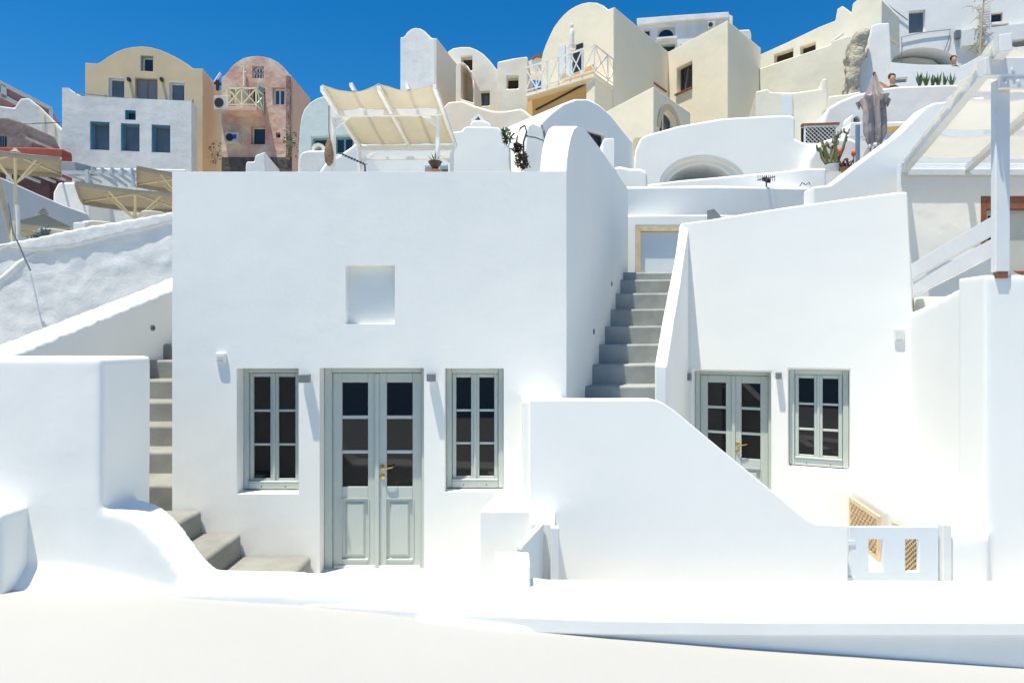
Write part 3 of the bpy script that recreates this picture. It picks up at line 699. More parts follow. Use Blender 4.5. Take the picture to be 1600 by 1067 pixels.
bush('bush', W(809, 232, 12.5), .09, 150, BUSHM, 'upper of the two dried brown tufts beside the drain pipe', leaf=.06)
bush('bush', W(816, 252, 12.4), .13, 300, BUSHM, 'lower and larger of the two dried brown tufts beside the drain pipe', leaf=.06, h=.17)

# white tank block behind house A
F = Face(750, 12.5, 0)
house('water_tank', 'broad white rounded block behind the roof of the central house, right of the canvas pergola', 'water tank', F,
      [(700, 300), (700, 212), (704, 206), (722, 204), (724, 199), (730, 197), (778, 198), (784, 203), (787, 224), (797, 229), (800, 300)], 1.6, WHITE, bevel=.06, wallname='tank_body')
F = Face(750, 14.6, 0)
ch = F.root('chimney_pot', 'small white chimney with a triangular vent standing on a curved base', 'chimney')
b = NB(); prism(b, [F.at(*p) for p in ((735, 205), (734, 192), (740, 187), (756, 187), (766, 192), (769, 205))], 0, .6); obj('base', b, WPALE, ch, bevel=.05)
b = NB(); a = [F.at(*p) for p in ((735, 186.8), (737, 183), (747, 174), (755, 183), (757, 186.8))]; c_ = [F.at(*p) for p in ((741, 185), (747, 178), (751, 185))]
prism(b, a, .1, .45); o = obj('cap', b, WPALE, ch); cb = NB(); prism(cb, c_, -.2, .4); boolean(o, cb)

# slanted wall H15
F = Face(1400, 10.25, 0)
house('slanted_wall', 'big smooth white wall whose top climbs steeply to the right towards the wooden pergola', 'wall', F,
      [(1270, 291), (1297, 288), (1312, 278), (1345, 252), (1405, 208), (1447, 166), (1460, 160), (1500, 155), (1540, 150), (1540, 420), (1270, 420)], .35, WSMOOTH, bevel=.04, seg=3)

# ================================================================ RIGHT PERGOLA
ZP = 2.6
F = Face(1500, 9.9, 0)
LIT = mat('warm_white_plaster', (.92, .91, .87), .92, .02, 2, .05, 1)
rt, wl = house('cream_house', 'cream white house wall under the right hand pergola with a red brown framed door', 'house', F,
      [(1408, 255), (1720, 255), (1720, 520), (1408, 520)], .12, LIT, [dict(px=(1533, 306, 1680, 433), d=.25, kind='none')], bevel=.01)
s0, z0, s1, z1 = F.rect(1533, 306, 1680, 433)
b = NB(); box(b, s0, s0 + .09, .0, .2, z0, z1); box(b, s0 + .09, s1, .0, .2, z1 - .20, z1); box(b, s0 + .09, s1, -.02, .2, z0, z0 + .10); fr = obj('door_frame', b, REDWOOD, rt, bevel=.008)
b = NB(); x = s0 + .09
box(b, x + .003, x + .07, .08, .14, z0 + .103, z1 - .203); box(b, x + .30, x + .36, .08, .14, z0 + .103, z1 - .203); box(b, x + .07, x + .30, .08, .14, z1 - .29, z1 - .203); box(b, x + .07, x + .30, .08, .14, z0 + .103, z0 + .5)
box(b, x + .37, s1 - .05, .08, .13, z0 + .103, z1 - .203)
obj('door_leaf', b, mat('grey_door_paint', (.56, .58, .55), .5, .001, 8, .05, 3), fr)
b = NB(); box(b, x + .07, x + .30, .10, .11, z0 + .5, z1 - .29); obj('pane', b, GLASS, fr)
pg = empty('pergola', (0, 0, 0), 0, 'white timber pergola with ivory canvas and a thick square post, cut by the right edge', 'pergola')
b = NB(); Yp = 6.05; x0 = (1556 - 800) / FPX * Yp; x1 = (1579 - 800) / FPX * Yp
box(b, x0, x1, Yp, Yp + .07, .66, 2.47); obj('post', b, WPAINT, pg, bevel=.012)
b = NB(); box(b, x0 + .02, x1 - .02, Yp + .005, Yp + .06, .60, .66); obj('post_foot', b, REDWOOD, pg)
b = NB(); bar(b, (4.40, 6.0, 2.56), (9.5, 6.05, 2.56), .09, .17); obj('front_beam', b, WPAINT, pg, bevel=.01)
b = NB(); bar(b, (x0 - .02, Yp - .06, 2.46), (9.5, Yp - .06, 2.44), .05, .2); obj('fascia_beam', b, WPAINT, pg, bevel=.01)
bolt = NB()
for bx, bz in ((4.66, 2.53), (4.60, 2.42), (4.72, 2.42)):
    b2 = NB(); tube(b2, [(bx, Yp - .087, bz), (bx, Yp - .105, bz)], .016, 8); obj('bolt', b2, WPAINT, pg)
bolt.free()
b = NB(); bar(b, (5.99, 9.86, 2.60), (11, 9.86, 2.60), .06, .10); obj('wall_beam', b, WPAINT, pg, bevel=.01)
for k in range(5):
    dx = .92 * k; dxe = .98 * k
    b = NB(); bar(b, (4.46 + dx, 5.78, 2.70), (6.02 + dxe, 9.82, 2.66), .09 if k else .10, .16 if k == 0 else .10); obj('rafter', b, WPAINT, pg, bevel=.008)
def sail(parent, name, p00, p10, p01, p11, sag, nb, m, nx=24, ny=20, edge=0, wr=.012):
    """sagging canvas between four corners; bays sag between rafters"""
    b = NB(); g = []
    p00, p10, p01, p11 = map(Vector, (p00, p10, p01, p11))
    for j in range(ny + 1):
        v = j / ny; row = []
        for i in range(nx + 1):
            u = i / nx; p = p00.lerp(p10, u).lerp(p01.lerp(p11, u), v)
            s = abs(math.sin(math.pi * u * nb)); p.z -= sag * (s ** .8) * (.55 + .45 * math.sin(math.pi * v))
            p.z += wr * noise.noise(p * 5) * 2
            if edge:
                d = (p01 - p00).normalized(); k = s * edge * (1 - v * 2); p += d * k if abs(v - .5) > .0 else Vector()
            row.append(b.verts.new(p))
        g.append(row)
    for j in range(ny):
        for i in range(nx): b.faces.new((g[j][i], g[j][i + 1], g[j + 1][i + 1], g[j + 1][i]))
    o = obj(name, b, m, parent, smooth=True); sd = o.modifiers.new('solid', 'SOLIDIFY'); sd.thickness = .006; return o
for (a, c) in ((.02, .30), (.33, .62), (.65, .93)):
    A0v = Vector((4.46, 5.85, 2.77)); A1v = Vector((6.02, 9.7, 2.73)); B0v = Vector((8.2, 5.85, 2.77)); B1v = Vector((10.1, 9.7, 2.73))
    sail(pg, 'canvas', A0v.lerp(A1v, a), B0v.lerp(B1v, a), A0v.lerp(A1v, c), B0v.lerp(B1v, c), .10, 4, SAILW, nx=40, ny=12, edge=.06)
# bunched canvas hem tied along the left rafter
b = NB(); pts = []; rad = []
for i in range(26):
    t = i / 25; pts.append((4.46 + 1.53 * t - .065 + .012 * math.sin(i * 1.9), 5.85 + 3.85 * t, 2.735 + .012 * math.sin(i * 2.3) - .05 * t)); rad.append(.013 + .012 * math.sin(i * 1.3) ** 2)
tube(b, pts, rad, 8); obj('canvas_hem', b, SAILW, pg, smooth=True)
# sloping handrail boards
for (q0, q1, hgt) in (((1426, 424), (1556, 350), 26), ((1428, 452), (1556, 384), 24)):
    b = NB(); Ya, Yb = 7.45, 6.15
    pa, pb = W(*q0, Ya), W(*q1, Yb); bar(b, pa, pb, .03, hgt / FPX * 6.8)
    o = obj('handrail_board', b, WPAINT, bevel=.006)
    if q0[1] < 440: tag(o, 'upper of the two sloping white handrail boards fixed to the pergola post', 'handrail board', 'sloping handrail boards')
    else: tag(o, 'lower of the two sloping white handrail boards fixed to the pergola post', 'handrail board', 'sloping handrail boards')
b = NB(); box(b, 4.75, 5.15, 7.4, 7.8, .3, .52); 
o = obj('pale_cloth_bundle', b, CREAM2); soft(o, .04, 6); tag(o, 'pale cream bundle in the corner below the sloping handrail boards', 'bundle')
F = Face(1500, 9.1, 0)
house('terrace_wall', 'shaded low wall seen in the triangle under the sloping handrail boards', 'wall', F, [(1405, 415), (1470, 408), (1535, 400), (1600, 430), (1600, 520), (1405, 520)], .2, WSMOOTH, bevel=.03)

# ================================================================ TERRACES upper right
F = Face(1420, 17, -10)
house('terrace_wall', 'broad off white terrace wall with a curved top, agaves growing behind it', 'wall', F,
      [(1276, 300), (1280, 208), (1287, 186), (1294, 168), (1312, 157), (1340, 146), (1375, 138), (1400, 134), (1480, 131), (1530, 131), (1660, 133), (1660, 330), (1276, 330)], 3.0, mat('warm_white_render', (.78, .74, .70), .92, .03, 1.3, .08, .7), bevel=.08)
F2 = Face(1420, 15.6, -6)
T2, wl = house('terrace_wall', 'lower off white terrace wall with an ochre band, behind the closed umbrella', 'wall', F2,
      [(1330, 214), (1345, 197), (1380, 190), (1500, 186), (1640, 184), (1640, 320), (1330, 320)], .8, WPALE, bevel=.05)
b = NB(); prism(b, [F2.at(*p) for p in ((1342, 200), (1372, 199), (1410, 197), (1410, 206), (1372, 208), (1342, 209))], -.03, .02); obj('ochre_band', b, ORANGE, T2)
# planter mass with pots
F = Face(1300, 14.2, 0)
house('planter_wall', 'rounded white planter wall carrying the potted succulents', 'wall', F, [(1258, 320), (1262, 250), (1272, 232), (1280, 222), (1300, 215), (1330, 214), (1342, 220), (1345, 320)], .8, WHITE, bevel=.1, seg=3)
def succulent(px, py, Y, H, n, m, potr, poth, potm, label, cat='succulent', seed=1, thick=.03):
    r = empty('potted_succulent', W(px, py, Y), 0, label, cat); rnd = random.Random(seed)
    b = NB(); lathe(b, [(potr * .7, -poth), (potr * .95, -poth * .4), (potr, 0), (potr * .9, .0), (potr * .85, -.03)], n=18); obj('pot', b, potm, r, smooth=True)
    b = NB(); 
    for i in range(n):
        a = rnd.uniform(0, 6.28); l = rnd.uniform(-.5, .5); base = Vector((math.cos(a) * potr * .5, math.sin(a) * potr * .5, -.02)); h = H * rnd.uniform(.45, 1)
        mid = base + Vector((l * .4 * H, rnd.uniform(-.2, .2) * H, h * .5)); tip = mid + Vector((l * .35 * H, 0, h * .5))
        tube(b, [base, mid, tip], [thick, thick * 1.1, thick * .5], 7)
        for q in range(4):
            t = rnd.uniform(.4, 1); p = mid.lerp(tip, t); s = rnd.choice((-1, 1)); tube(b, [p, p + Vector((s * H * .07, rnd.uniform(-.05, .05), H * .05)), p + Vector((s * H * .09, 0, H * .16))], [thick * .6, thick * .8, thick * .4], 6)
    obj('stems', b, m, r, smooth=True); return r
succulent(1301, 258, 13.6, .70, 9, mat('cactus_green', (.13, .19, .08), .6, var=.5, vscale=14, col2=(.20, .14, .07)), .17, .16, WPALE, 'tall branching cactus in a round white pot on the planter wall', 'cactus', 3, .030)
succulent(1276, 288, 13.3, .30, 7, LEAFY, .09, .12, TERRA, 'small yellow green succulent in a terracotta pot left of the tall cactus', 'succulent', 5, .035)
succulent(1322, 262, 13.4, .2, 10, mat('maroon_leaf', (.10, .03, .03), .6), .12, .1, TERRA, 'dark maroon rosette plant in a clay pot right of the tall cactus', 'succulent', 8, .02)
for i, (px, py) in enumerate(((1312, 238), (1334, 241))):
    r = empty('red_hot_poker', W(px, py, 13.5), 0, ['orange red flower spike nearer the tall cactus', 'orange red flower spike beside the blue pole'][i], 'flower', 'orange red flower spikes')
    b = NB(); tube(b, [(0, 0, -.05), (0, 0, 0), (0, 0, .06), (.01, 0, .1)], [.02, .05, .045, .01], 8); obj('flower_head', b, REDF, r, smooth=True)
    b = NB(); tube(b, [(0, 0, -.4), (0, 0, -.05)], .01, 6); obj('stalk', b, LEAF, r)
r = empty('pole', W(1340, 255, 13.8), 0, 'short blue pole standing left of the closed umbrella', 'pole'); b = NB(); tube(b, [(0, 0, -.6), (0, 0, .82)], .045, 10); obj('shaft', b, mat('blue_grey_paint', (.16, .26, .38), .5), r, smooth=True)
F = Face(1340, 15.0, 0)
ov = F.root('oven_chimney', 'little white domed oven chimney behind the blue pole', 'chimney')
b = NB(); prism(b, [F.at(*p) for p in ((1325, 215), (1328, 192), (1332, 190), (1354, 190), (1356, 215))], 0, .4); obj('base', b, WPALE, ov, bevel=.04)
b = NB(); prism(b, [F.at(*p) for p in ((1330, 190), (1330, 184), (1334, 178), (1340, 176), (1346, 178), (1351, 184), (1351, 190))], .02, .38); o = obj('hood', b, WPALE, ov); cb = NB(); prism(cb, [F.at(*p) for p in ((1334, 191), (1334, 184), (1340, 179.5), (1345, 184), (1345, 191))], -.2, .3); boolean(o, cb)
F = Face(1282, 16.2, -6)
r = F.root('trellis_panel', 'white diamond trellis panel in a brown frame above the planter wall', 'trellis')
s0, z0, s1, z1 = F.rect(1256, 196, 1308, 226); lattice(r, (s0, 0), (s1, 0), z0, z1, .0, m=WPAINT, nd=8, th=.03, fw=.04)
b = NB(); box(b, s0 - .05, s1 + .05, -.03, .1, z1 + .003, z1 + .06); obj('lintel', b, REDWOOD, r); b = NB(); box(b, s0 - .02, s1 + .02, .12, .16, z0, z1); obj('dark_backing', b, DARK, r)
# closed umbrella
r = empty('closed_umbrella', W(1366, 230, 13.9), 0, 'closed mauve grey market umbrella tied at the waist, in front of the terrace walls', 'umbrella')
b = NB(); tube(b, [(0, 0, -1.2), (0, 0, 1.62)], .028, 8); obj('pole', b, DARK, r, smooth=True)
b = NB(); nn = 36; rings = []
profile = [(1.60, .02), (1.45, .07), (1.25, .12), (1.08, .20), (.98, .23), (.80, .22), (.5, .23), (.25, .22), (.08, .14), (.0, .12), (-.12, .2), (-.28, .24)]
for z, rr in profile: rings.append([b.verts.new((rr * (1 + .38 * math.sin(7 * a + z * 1.2)) * math.cos(a) + (.02 if z < 1 else 0), rr * (1 + .38 * math.sin(7 * a + z * 1.2)) * math.sin(a), z + .05 * math.sin(5 * a))) for a in [2 * math.pi * k / nn for k in range(nn)]])
for i in range(len(rings) - 1):
    for k in range(nn): b.faces.new((rings[i][k], rings[i][(k + 1) % nn], rings[i + 1][(k + 1) % nn], rings[i + 1][k]))
for v in b.verts: v.co.x *= .76; v.co.y *= .76
obj('canopy', b, MAUVE, r, smooth=True)
for k in range(5):
    a = k * 1.256; b = NB(); p = Vector((.19 * math.cos(a), .19 * math.sin(a), 1.0)); tube(b, [p * .8, p + Vector((.05 * math.cos(a), .05 * math.sin(a), .08)), p + Vector((.12 * math.cos(a), .12 * math.sin(a), .03)), p + Vector((.10 * math.cos(a), .1 * math.sin(a), -.12))], [.06, .075, .06, .01], 8); obj('canopy_fold', b, MAUVE, r, smooth=True)
b = NB(); lathe(b, [(.11, -.02), (.12, .03), (.11, .07)], (0, 0, 0), 14); obj('tie_band', b, WPALE, r)
# agaves
ax = [1437, 1447, 1457, 1466, 1476, 1487]
for i, x in enumerate(ax):
    r = empty('agave', W(x, 136, 18.3), 0, 'spiky green agave in the row behind the curved terrace wall', 'agave', 'agaves in a row behind the terrace wall')
    b = NB(); rnd = random.Random(i)
    for k in range(14):
        a = rnd.uniform(0, 6.28); t = rnd.uniform(.05, .5); L = rnd.uniform(.25, .46)
        d = Vector((math.cos(a) * t, math.sin(a) * t, 1)).normalized(); s = Vector((-math.sin(a), math.cos(a), 0)) * .03
        vs = [b.verts.new(q) for q in (-s, s, d * L * .6 + s * .8, d * L, d * L * .6 - s * .8)]; b.faces.new(vs)
    obj('leaves', b, LEAF, r)
# people
def person(loc, label, rz, shirt, pose):
    b = NB()
    if pose == 'point':
        J = [(0, 0, .55), (0, 0, .85), (0, 0, 1.1), (0, 0, 1.32), (0, 0, 1.44), (-.02, -.02, 1.58), (-.02, -.02, 1.72), (-.17, 0, 1.34), (-.40, -.06, 1.46), (-.64, -.1, 1.52), (.17, 0, 1.34), (.22, .05, 1.06), (.16, -.12, .9), (-.1, 0, .5), (-.1, 0, .05), (.1, 0, .5), (.1, 0, .05), (-.72, -.11, 1.54), (-.74, -.12, 1.50)]
    else:
        J = [(0, 0, .55), (0, 0, .85), (0, 0, 1.1), (0, 0, 1.32), (0, 0, 1.44), (-.02, -.03, 1.58), (-.02, -.02, 1.72), (-.17, 0, 1.34), (-.24, -.08, 1.08), (-.12, -.25, 1.05), (.17, 0, 1.34), (.24, -.05, 1.06), (.12, -.22, 1.03), (-.1, 0, .5), (-.1, 0, .05), (.1, 0, .5), (.1, 0, .05), (-.05, -.3, 1.05), (-.07, -.3, 1.02)]
    E = [(0, 1), (1, 2), (2, 3), (3, 4), (4, 5), (5, 6), (3, 7), (7, 8), (8, 9), (3, 10), (10, 11), (11, 12), (0, 13), (13, 14), (0, 15), (15, 16), (9, 17), (9, 18)]
    rad = [.15, .14, .155, .12, .055, .095, .07, .06, .045, .032, .06, .045, .032, .085, .05, .085, .05, .012, .012]
    V = [b.verts.new(p) for p in J]
    for e in E: b.edges.new((V[e[0]], V[e[1]]))
    me = bpy.data.meshes.new('person'); b.to_mesh(me); b.free(); o = bpy.data.objects.new('person', me); link(o); me.materials.append(SKIN)
    o.location = loc; o.rotation_euler = (0, 0, rz)
    md = o.modifiers.new('skin', 'SKIN'); sv = me.skin_vertices[0].data
    for i, q in enumerate(rad): sv[i].radius = (q, q * .85)
    sv[0].use_root = True
    o.modifiers.new('sub', 'SUBSURF').levels = 2; o.modifiers['sub'].render_levels = 2
    tag(o, label, 'person')
    h = NB(); bmesh.ops.create_uvsphere(h, u_segments=14, v_segments=10, radius=.105)
    for v in h.verts: v.co = Vector((v.co.x * .95 - .01, v.co.y + .03, v.co.z * 1.0 + 1.67 + (.02 if v.co.y > 0 else 0)))
    bmesh.ops.delete(h, geom=[f for f in h.faces if f.calc_center_median().y < -.03 and f.calc_center_median().z < 1.69], context='FACES')
    obj('hair', h, HAIR, o, smooth=True)
    s = NB(); lathe(s, [(.17, .8), (.175, 1.0), (.18, 1.2), (.165, 1.34), (.09, 1.40)], n=18)
    for v in s.verts: v.co.y *= .82; v.co.x *= 1.12
    obj('shirt', s, shirt, o, smooth=True); return o
person(W(1395, 133, 18.6) + Vector((0, 0, -1.42)), 'person in a black shirt with one arm raised to the left, behind the terrace wall', 0, CLOTH, 'point')
person(W(1491, 93, 21.6) + Vector((0, 0, -1.62)), 'dark haired person in a black top looking over the white wall by the vault', 0, CLOTH, 'rest')

# ================================================================ FAR HOUSES upper right
F = Face(1480, 26, -12)
rt, wl = house('white_house', 'large white house at the top right with grey windows and a shallow tan vault opening', 'house', F,
      [(1376, -30), (1660, -30), (1660, 150), (1376, 150)], 5, WPALE,
      [dict(px=(1420, 16, 1446, 51), d=.2, fm=WPALE, gm=GGLASS, fw=.03), dict(px=(1376.5, 12, 1391, 20), d=.2, fm=BROWN, gm=DGLASS, fw=.03), dict(px=(1378, 26, 1396, 55), d=.2, fm=WPALE, gm=GGLASS, fw=.03),
       dict(px=(1546, 20, 1567, 34), d=.2, fm=REDWOOD, gm=DGLASS, fw=.03), dict(px=(1540, 37, 1576, 46), d=.25, fm=REDWOOD, gm=DGLASS, fw=.02)], bevel=.04)
cb = NB(); archcut(cb, F, 1394, 1493, 74, 96, 101, 1.1); boolean(wl, cb)
b = NB(); prism(b, [F.at(*p) for p in ((1398, 101), (1398, 93), (1400, 86), (1410, 80), (1440, 76), (1470, 80), (1486, 92), (1488, 101))], .80, 1.05); obj('vault_back', b, CREAM2, rt)
b = NB(); prism(b, [F.at(*p) for p in ((1415, 98), (1450, 93), (1450, 101), (1415, 101))], .5, .75); obj('inner_shelf', b, STEEL, rt)
b = NB(); prism(b, [F.at(*p) for p in ((1498, 52), (1660, 34), (1660, 56), (1540, 72), (1498, 76))], -.25, -.003); obj('canopy_beam', b, WPAINT, rt)
b = NB(); prism(b, [F.at(*p) for p in ((1542, 74), (1660, 58), (1660, 84), (1542, 88))], -.06, -.003); obj('opening_shade_panel', b, mat('brown_shade_board', (.28, .24, .21), .9), rt)  # flat board where an opening is; its inner shade put into the brown
b = NB(); tube(b, [F.W(x, y, -.06) - Vector((F.o.x, F.o.y, 0)) for x, y in ((1378, 3), (1398, 18), (1418, 33))], .02, 5)
for v in b.verts: v.co = Matrix.Rotation(-F.a, 4, 'Z') @ v.co
obj('cable', b, STEEL, rt)
b = NB(); tube(b, [F.W(x, y, -.06) - Vector((F.o.x, F.o.y, 0)) for x, y in ((1408, 100), (1408, 59), (1440, 52), (1484, 47), (1482, 60), (1475, 80))], .018, 5)
for v in b.verts: v.co = Matrix.Rotation(-F.a, 4, 'Z') @ v.co
obj('cable', b, STEEL, rt)
b = NB(); s0, z0, s1, z1 = F.rect(1490, 50, 1498, 62); box(b, s0, s1, -.2, -.003, z0, z1); obj('meter_box', b, STEEL, rt, bevel=.02)
b = NB(); s0, z0, s1, z1 = F.rect(1528, 8, 1545, 46)
for k in range(11): zc = z0 + (z1 - z0) * k / 10; box(b, s0, s1, -.08, -.05, zc - .02, zc + .04)
box(b, s0 - .04, s0, -.09, -.04, z0, z1); box(b, s1, s1 + .04, -.09, -.04, z0, z1); obj('slatted_shutter', b, WPAINT, rt)
r = empty('climbing_plant', F.W(1522, 95, -.4), F.a, 'dry tangled climber with bare yellowish stems beside the slatted shutter', 'climber')
b = NB(); rnd = random.Random(4)
for i in range(46):
    p = Vector((rnd.uniform(-.15, .25), rnd.uniform(-.05, .2), rnd.uniform(.1, 2.5))); q = p + Vector((rnd.uniform(-.5, .5), rnd.uniform(-.1, .1), rnd.uniform(-.35, .45))); tube(b, [p, p.lerp(q, .5) + Vector((0, 0, .06)), q], [.018, .014, .005], 5)
tube(b, [(0, 0, -.5), (.05, 0, .5), (.1, 0, 1.5), (.2, 0, 2.6)], [.05, .05, .04, .02], 6)
obj('stems', b, mat('straw_stems', (.48, .42, .30), .9), r)
F = Face(1440, 21, -10)
house('balcony_wall', 'white parapet wall in front of the tan vault opening, one person looking over it', 'wall', F,
      [(1392, 97), (1400, 98), (1440, 101), (1485, 103), (1500, 104), (1516, 96), (1530, 88), (1545, 80), (1600, 72), (1660, 68), (1660, 180), (1392, 180)], .5, WPALE,
      [dict(px=(1397, 121, 1418, 129), d=.15, fm=WPALE, gm=mat('grey_panel', (.3, .32, .33), .6), fw=.02)], bevel=.05)
F = Face(1365, 23, -20)
house('stair_tower', 'narrow bright white stepped block right of the rocky outcrop', 'block', F,
      [(1341, 150), (1343, 95), (1353, 90), (1362, 40), (1372, 36), (1390, 35), (1393, 90), (1395, 150)], 1.5, WPALE, bevel=.05)
# rocky outcrop
b = NB(); F = Face(1345, 22.5, -20); prism(b, [F.at(*p) for p in ((1326, 150), (1328, 70), (1334, 48), (1345, 42), (1362, 42), (1356, 60), (1352, 82), (1346, 100), (1344, 150))], .1, 1.2)
rk = F.root('rock_outcrop', 'rough brown rock face between the cream walls and the white stepped block', 'rock'); o = obj('rock_face', b, ROCK, rk); soft(o, .09, 2); displace(o, .35, .35)
# long cream walls
F = Face(1270, 27, -48)
rt, wl = house('cream_house', 'long pale cream building rising to the right with three dark slit windows', 'house', F,
      [(1180, 92), (1190, 84), (1230, 66), (1280, 42), (1305, 32), (1308, 14), (1316, 9), (1326, 16), (1330, 20), (1332, 6), (1345, -6), (1372, -8), (1378, 0), (1378, 46), (1362, 44), (1345, 60), (1345, 150), (1180, 150)], 3, SIDECR,
      [dict(px=(1209, 80, 1239, 94), d=.3, fm=SIDECR, gm=mat('slit_dark', (.05, .025, .015), .7), fw=.02), dict(px=(1250, 69, 1274, 82), d=.3, fm=SIDECR, gm=mat('slit_dark', (.05, .025, .015), .7), fw=.02)], bevel=.06)
F = Face(1262, 25, -48)
rt2, wl = house('cream_wall', 'pale green cream wall in front of the slit windows with a white pipe on its top', 'wall', F,
      [(1186, 107), (1230, 92), (1280, 75), (1296, 70), (1300, 64), (1318, 58), (1326, 55), (1330, 75), (1328, 170), (1186, 170)], 2.2, SIDECR, bevel=.05)
b = NB(); tube(b, [(F.at(1297, 68)[0], .1, F.at(1297, 68)[1] + .08), (F.at(1317, 51)[0], .1, F.at(1317, 51)[1])], .05, 8); obj('pipe', b, WPAINT, rt2)
F = Face(1230, 20, -15)
rt3, wl = house('cream_annex', 'weathered cream block with a blank white door panel, beside the big cream house', 'house', F,
      [(1180, 240), (1181, 142), (1200, 138), (1204, 143), (1240, 144), (1283, 138), (1285, 122), (1293, 122), (1294, 165), (1286, 175), (1286, 240)], 2.5, SIDECR, bevel=.06)
s0, z0, s1, z1 = F.rect(1220, 148, 1238, 182); b = NB(); box(b, s0, s1, -.06, -.002, z0, z1); dpn = obj('door', b, WPAINT, rt3, bevel=.01)
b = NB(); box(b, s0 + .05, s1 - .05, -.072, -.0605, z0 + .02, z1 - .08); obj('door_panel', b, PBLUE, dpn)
F = Face(1310, 21, -30)
house('cream_annex', 'small cream block with a sloping grey awning left of the rocky outcrop', 'house', F, [(1290, 172), (1294, 150), (1322, 147), (1345, 142), (1345, 180), (1290, 180)], 1.2, CREAM2, bevel=.05)

# ================================================================ BIG CREAM HOUSE H8 (L shaped plan, tall vault at left)
H8 = empty('cream_house', (3.72, 23.4, 0), 0, 'big cream house with a vaulted gable, white railed balcony and two brown windows', 'house')
O = Vector((3.72, 23.4))
ta, tb_, tc, td = Vector((3.72, 23.4)), Vector((6.56, 27.0)), Vector((8.19, 24.3)), Vector((10.35, 26.6))
def local(o_, p): return (p[0] - o_.x, p[1] - o_.y)
b = NB()
back = Vector((8.0, 31.0)); lft = Vector((1.17, 25.4)); lb = Vector((4.2, 29.5))
vprism(b, [local(O, p) for p in (ta, tb_, back, lb, lft)], -1, 12.18 - .9)
w8 = obj('wall', b, CREAM, H8, bevel=.04)
# right wing
b = NB(); vprism(b, [local(O, p) for p in (tb_ + (tb_ - tc) * .02, tc, td, td + Vector((-2.5, 4)), tb_ + Vector((.5, 3)))], -1, 12.19); w8b = obj('wing_wall', b, CREAM, H8, bevel=.04)
# gable front (faces left-front) : plane through ta and lft
ang = math.degrees(math.atan2(ta.y - lft.y, ta.x - lft.x))
FV = Face(958, 23.4, ang)
gp = [(846, 200), (846, 96), (849, 82), (853, 71), (860, 55), (866, 43), (874, 32), (881, 24), (890, 16), (900, 10), (910, 6), (920, 4), (932, 4.5), (943, 9), (951, 16), (956, 13), (959.5, 12), (960, 200)]
P = [FV.at(*p) for p in gp]; b = NB(); prism(b, P, -.03, 3.4)
g = obj('gable_wall', b, CREAM, H8, bevel=.03); g.location = (FV.o.x - O.x, FV.o.y - O.y, 0); g.rotation_euler = (0, 0, FV.a)
# side face parapet (between ta and tb) up to 12.18
FS_ = Face(958, 23.4, math.degrees(math.atan2(tb_.y - ta.y, tb_.x - ta.x)))
P = [(0, 8), (0, 12.2), ((tb_ - ta).length, 12.2), ((tb_ - ta).length, 8)]; b = NB(); prism(b, P, -.035, .3); g2 = obj('side_wall', b, CREAM, H8, bevel=.02); g2.location = (0, 0, 0); g2.rotation_euler = (0, 0, FS_.a)
def winplane(parent, F, px, d, fm, gm, fw, wallobj, org):
    s0, z0, s1, z1 = F.rect(*px); cb = NB(); box(cb, s0, s1, -.6, d, z0, z1)
    mtx = Matrix.Translation((F.o.x - org.x, F.o.y - org.y, 0)) @ Matrix.Rotation(F.a, 4, 'Z')
    inv = (Matrix.Translation(wallobj.location) @ Matrix.Rotation(wallobj.rotation_euler.z, 4, 'Z'))
    c2 = NB(); c2.free(); cb.transform(mtx)
    boolean(wallobj, cb)
    r = simple_win(parent, s0, z0, s1, z1, d, fm, gm, fw, 0); r.matrix_local = mtx
    for k in ((s0 + (s1 - s0) * .35),):
        b = NB(); bar(b, (k, d - .10, z0 + .1), (k + .25 * (s1 - s0), d - .15, z1 - .15), .03); obj('open_sash', b, STEEL, r)
    b = NB(); box(b, s0 - .03, s1 + .03, -.10, .02, z0 - .06, z0 - .003); q = obj('sill', b, REDWOOD, r)
    return r
FB = Face(1043, 27.0, math.degrees(math.atan2(tc.y - tb_.y, tc.x - tb_.x)))
def fpx(F, x0, y0, x1, y1): return (x0, y0, x1, y1)
winplane(H8, FB, (1057, 101, 1081, 142), .3, BROWN, DGLASS, .09, w8b, O)
winplane(H8, FS_, (1020, 96, 1038, 136), .3, BROWN, DGLASS, .09, w8, O)
